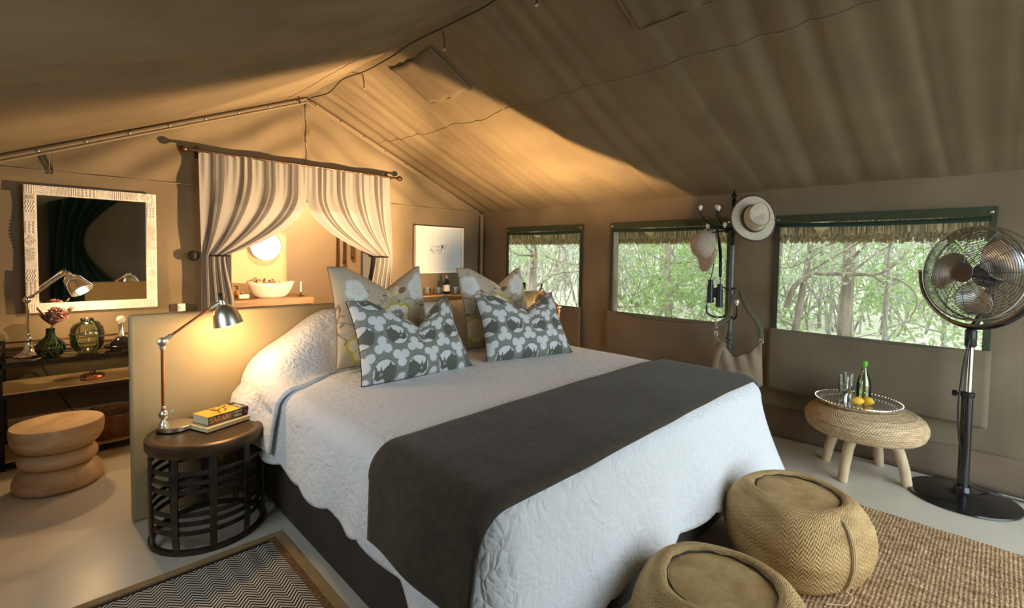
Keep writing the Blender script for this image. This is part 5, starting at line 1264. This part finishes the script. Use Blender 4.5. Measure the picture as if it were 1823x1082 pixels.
for (x, y), (hx, hy) in zip(((3.765, .775), (3.475, .625), (3.935, .51), (3.669, .335)), ((.06, .12), (-.10, .03), (.15, -.02), (.02, -.13))):
    bx, by = x - SX_, y - SY_
    MB().tube([(bx, by, 0), (bx * .85 + hx * .12, by * .85 + hy * .12, .10), (bx * .55 + hx * .42, by * .55 + hy * .42, .20), (hx, hy, .289)], [.026, .029, .029, .031], 12).build('leg', 'leg_wood', t)
TZ = .4445; TC = (3.68, .60)
t = thing('serving_tray', 'round silver tray with raised rim on the raffia stool', 'tray', (TC[0], TC[1], TZ))
MB().lathe([(0, .003), (.200, .003), (.210, .006), (.223, .022), (.229, .024), (.231, .020), (.220, .003), (.205, 0), (0, 0)], 64).build('dish', 'silver', t)
m = MB()
for k in range(72): a = 2 * PI * k / 72; m.ball((.227 * math.cos(a), .227 * math.sin(a), .024), .0042, 6, 4)
m.build('beaded_rim', 'silver', t)
t_z = TZ + .0035
for k, (x, y, lb) in enumerate(((3.620, .665, 'tall glass of iced water nearest the bed on the silver tray'), (3.715, .660, 'tall glass of iced water behind, beside the green-capped bottle'))):
    g = thing('water_glass', lb, 'glass', (x, y, t_z), 0, 'water glasses on the tray')
    MB().lathe([(0, .010), (.024, .010), (.031, .172), (.0325, .173), (.034, .172), (.027, .0), (0, 0)], 28).build('tumbler', 'glass', g); MB().lathe([(0, .012), (.0235, .012), (.0285, .118), (0, .118)], 24).build('water', 'ice_water', g)
    for q in range(4): MB().box((0, 0, 0), (.017, .017, .017), mtx=Matrix.Translation((.007 * math.cos(q * 2), .007 * math.sin(q * 2), .04 + q * .021)) @ Matrix.Rotation(q * .9, 4, (1, .5, .3))).build('ice_cube', 'glass', g, smooth=False, bevel=.002)
g = thing('water_bottle', 'green-capped clear swing bottle standing on the silver tray', 'bottle', (3.770, .585, t_z))
MB().lathe([(0, .004), (.036, .004), (.040, .012), (.040, .10), (.034, .135), (.020, .175), (.0135, .205), (.0135, .235), (.011, .235), (.0115, .205), (.018, .173), (.032, .133), (.0375, .10), (.0375, .014), (0, .010)], 32).build('glass_body', 'bottle_glass', g)
MT['bwater'] = thin_glass('tinted_water', (.94, .98, .86))
MB().lathe([(0, .013), (.0365, .015), (.0365, .10), (.031, .132), (.022, .158), (0, .158)], 28).build('water', 'bwater', g)
MB().lathe([(.0155, .225), (.0165, .228), (.0165, .250), (.013, .256), (0, .257)], 20).build('cap', 'green_cap', g)
for k, (x, y, lb) in enumerate(((3.628, .590, 'whole lemon beside the iced glass on the tray'), (3.672, .545, 'whole lemon nearest the fan on the tray'))):
    g = thing('lemon', lb, 'lemon', (x, y, t_z + .0255), .5 + k * 2.2, 'lemons on the tray')
    MB().lathe([(0, -.036), (.006, -.034), (.012, -.029), (.022, -.016), (.0255, 0), (.022, .016), (.012, .029), (.006, .035), (0, .038)], 24, mtx=axis_frame((0, 1, .0), (0, 0, 0))).build('fruit', 'lemon', g); MB().lathe([(.0045, 0), (.003, .004), (0, .004)], 8, mtx=axis_frame((0, -1, 0), (0, -.036, 0))).build('stem_end', 'leather', g)

# ================================================================== rugs and reed poufs
RT = .012
m = MB(); nx = 400; xa, xb, ya, yb = 1.05, 3.185, -1.15, .66
m.grid(lambda u, v: (xa + (xb - xa) * u + .004 * nz(v * 9, u * 3), ya + (yb - ya) * v + .004 * nz(u * 40, 1), RT * (.70 + .30 * abs(math.sin(v * (yb - ya) / .0145 * PI + .25 * nz(u * 30, v * 4)))) if 0 < v < 1 else .001), 60, 125 * 5)
j = m.build('jute_rug', 'jute', sharp=85); tag(j, 'coarse ribbed brown jute rug beside the foot of the bed', 'rug')
r_ = thing('chevron_rug', 'black and cream chevron rug with tan binding at the bed side', 'rug', (.245, 1.5, 0))
rw, rl = 1.13, 1.78
MB().box((0, 0, .003), (rw, rl, .006)).build('binding', 'rug_band', r_, smooth=False, bevel=.002)
MB().box((0, 0, .0062), (rw - .085, rl - .085, .006)).build('braid', 'rug_fringe', r_, smooth=False, bevel=.002)
MB().box((0, 0, .0075), (rw - .16, rl - .12, .006)).build('black_edge', 'rug_black', r_, smooth=False)
MB().grid(lambda u, v: ((u - .5) * (rw - .145), (v - .5) * (rl - .155), .0112 + .0006 * nz(u * 20, v * 20)), 40, 60).build('chevron_field', 'chevron', r_)
def pouf(loc, label, rz):
    t = thing('reed_pouf', label, 'pouf', loc, rz, 'plaited reed poufs')
    pr = [(.175, .0), (.205, .006), (.232, .035), (.255, .085), (.268, .140), (.270, .185), (.262, .235), (.243, .280), (.218, .312), (.196, .330), (.178, .336), (.163, .332), (.158, .322), (.157, .312)]
    P_ = []
    for i in range(len(pr) - 1):
        for q in range(4): P_.append((pr[i][0] + (pr[i + 1][0] - pr[i][0]) * q / 4, pr[i][1] + (pr[i + 1][1] - pr[i][1]) * q / 4))
    P_.append(pr[-1])
    def fn(u, v):
        a = 2 * PI * u; r, z = P_[int(round(v * (len(P_) - 1)))]; ca, sa = math.cos(a), math.sin(a); k = (abs(ca) ** 2.7 + abs(sa) ** 2.7) ** (-1 / 2.7)
        k = 1 + (k - 1) * (1 - .6 * v); r += .003 * nz(ca * 2, sa * 2, z * 6)
        return (r * ca * k, r * sa * k, z)
    MB().grid(fn, 96, len(P_) - 1, uv=True).build('body', 'pouf', t, sharp=85)
    MB().lathe([(.160, .318), (.12, .321), (0, .322)], 64).build('top_panel', 'pouf_top', t)
    MB().tube([(.160 * math.cos(a), .160 * math.sin(a), .322 + .002 * math.sin(a * 14)) for a in np.linspace(0, 2 * PI, 72)[:-1]], .0030, 6, closed=True).build('rim_cord', 'rope', t)
    def bp(z):
        i = max(j for j in range(len(pr) - 1) if pr[j][1] <= z or j == 0); q = (z - pr[i][1]) / max(1e-6, pr[i + 1][1] - pr[i][1]); return pr[i][0] + (pr[i + 1][0] - pr[i][0]) * min(1, max(0, q))
    for d in (-.014, .014):
        MB().tube([((bp(z) + .008) * math.cos(d), (bp(z) + .008) * math.sin(d), z) for z in np.linspace(.33, .04, 14)], .0032, 6).build('twine', 'log', t)
    MB().tube(bez([(.245, 0, .045), (.262, .012, .03), (.27, -.02, .012), (.255, -.05, .006), (.24, -.09, .005)], 5), .003, 6).build('twine_end', 'log', t)
    return t
pouf((2.345, .585, RT), 'plaited reed pouf nearer the windows, at the foot of the bed', math.radians(-120))
pouf((1.50, .575, RT), 'plaited reed pouf cut off by the bottom of the picture', math.radians(-75))
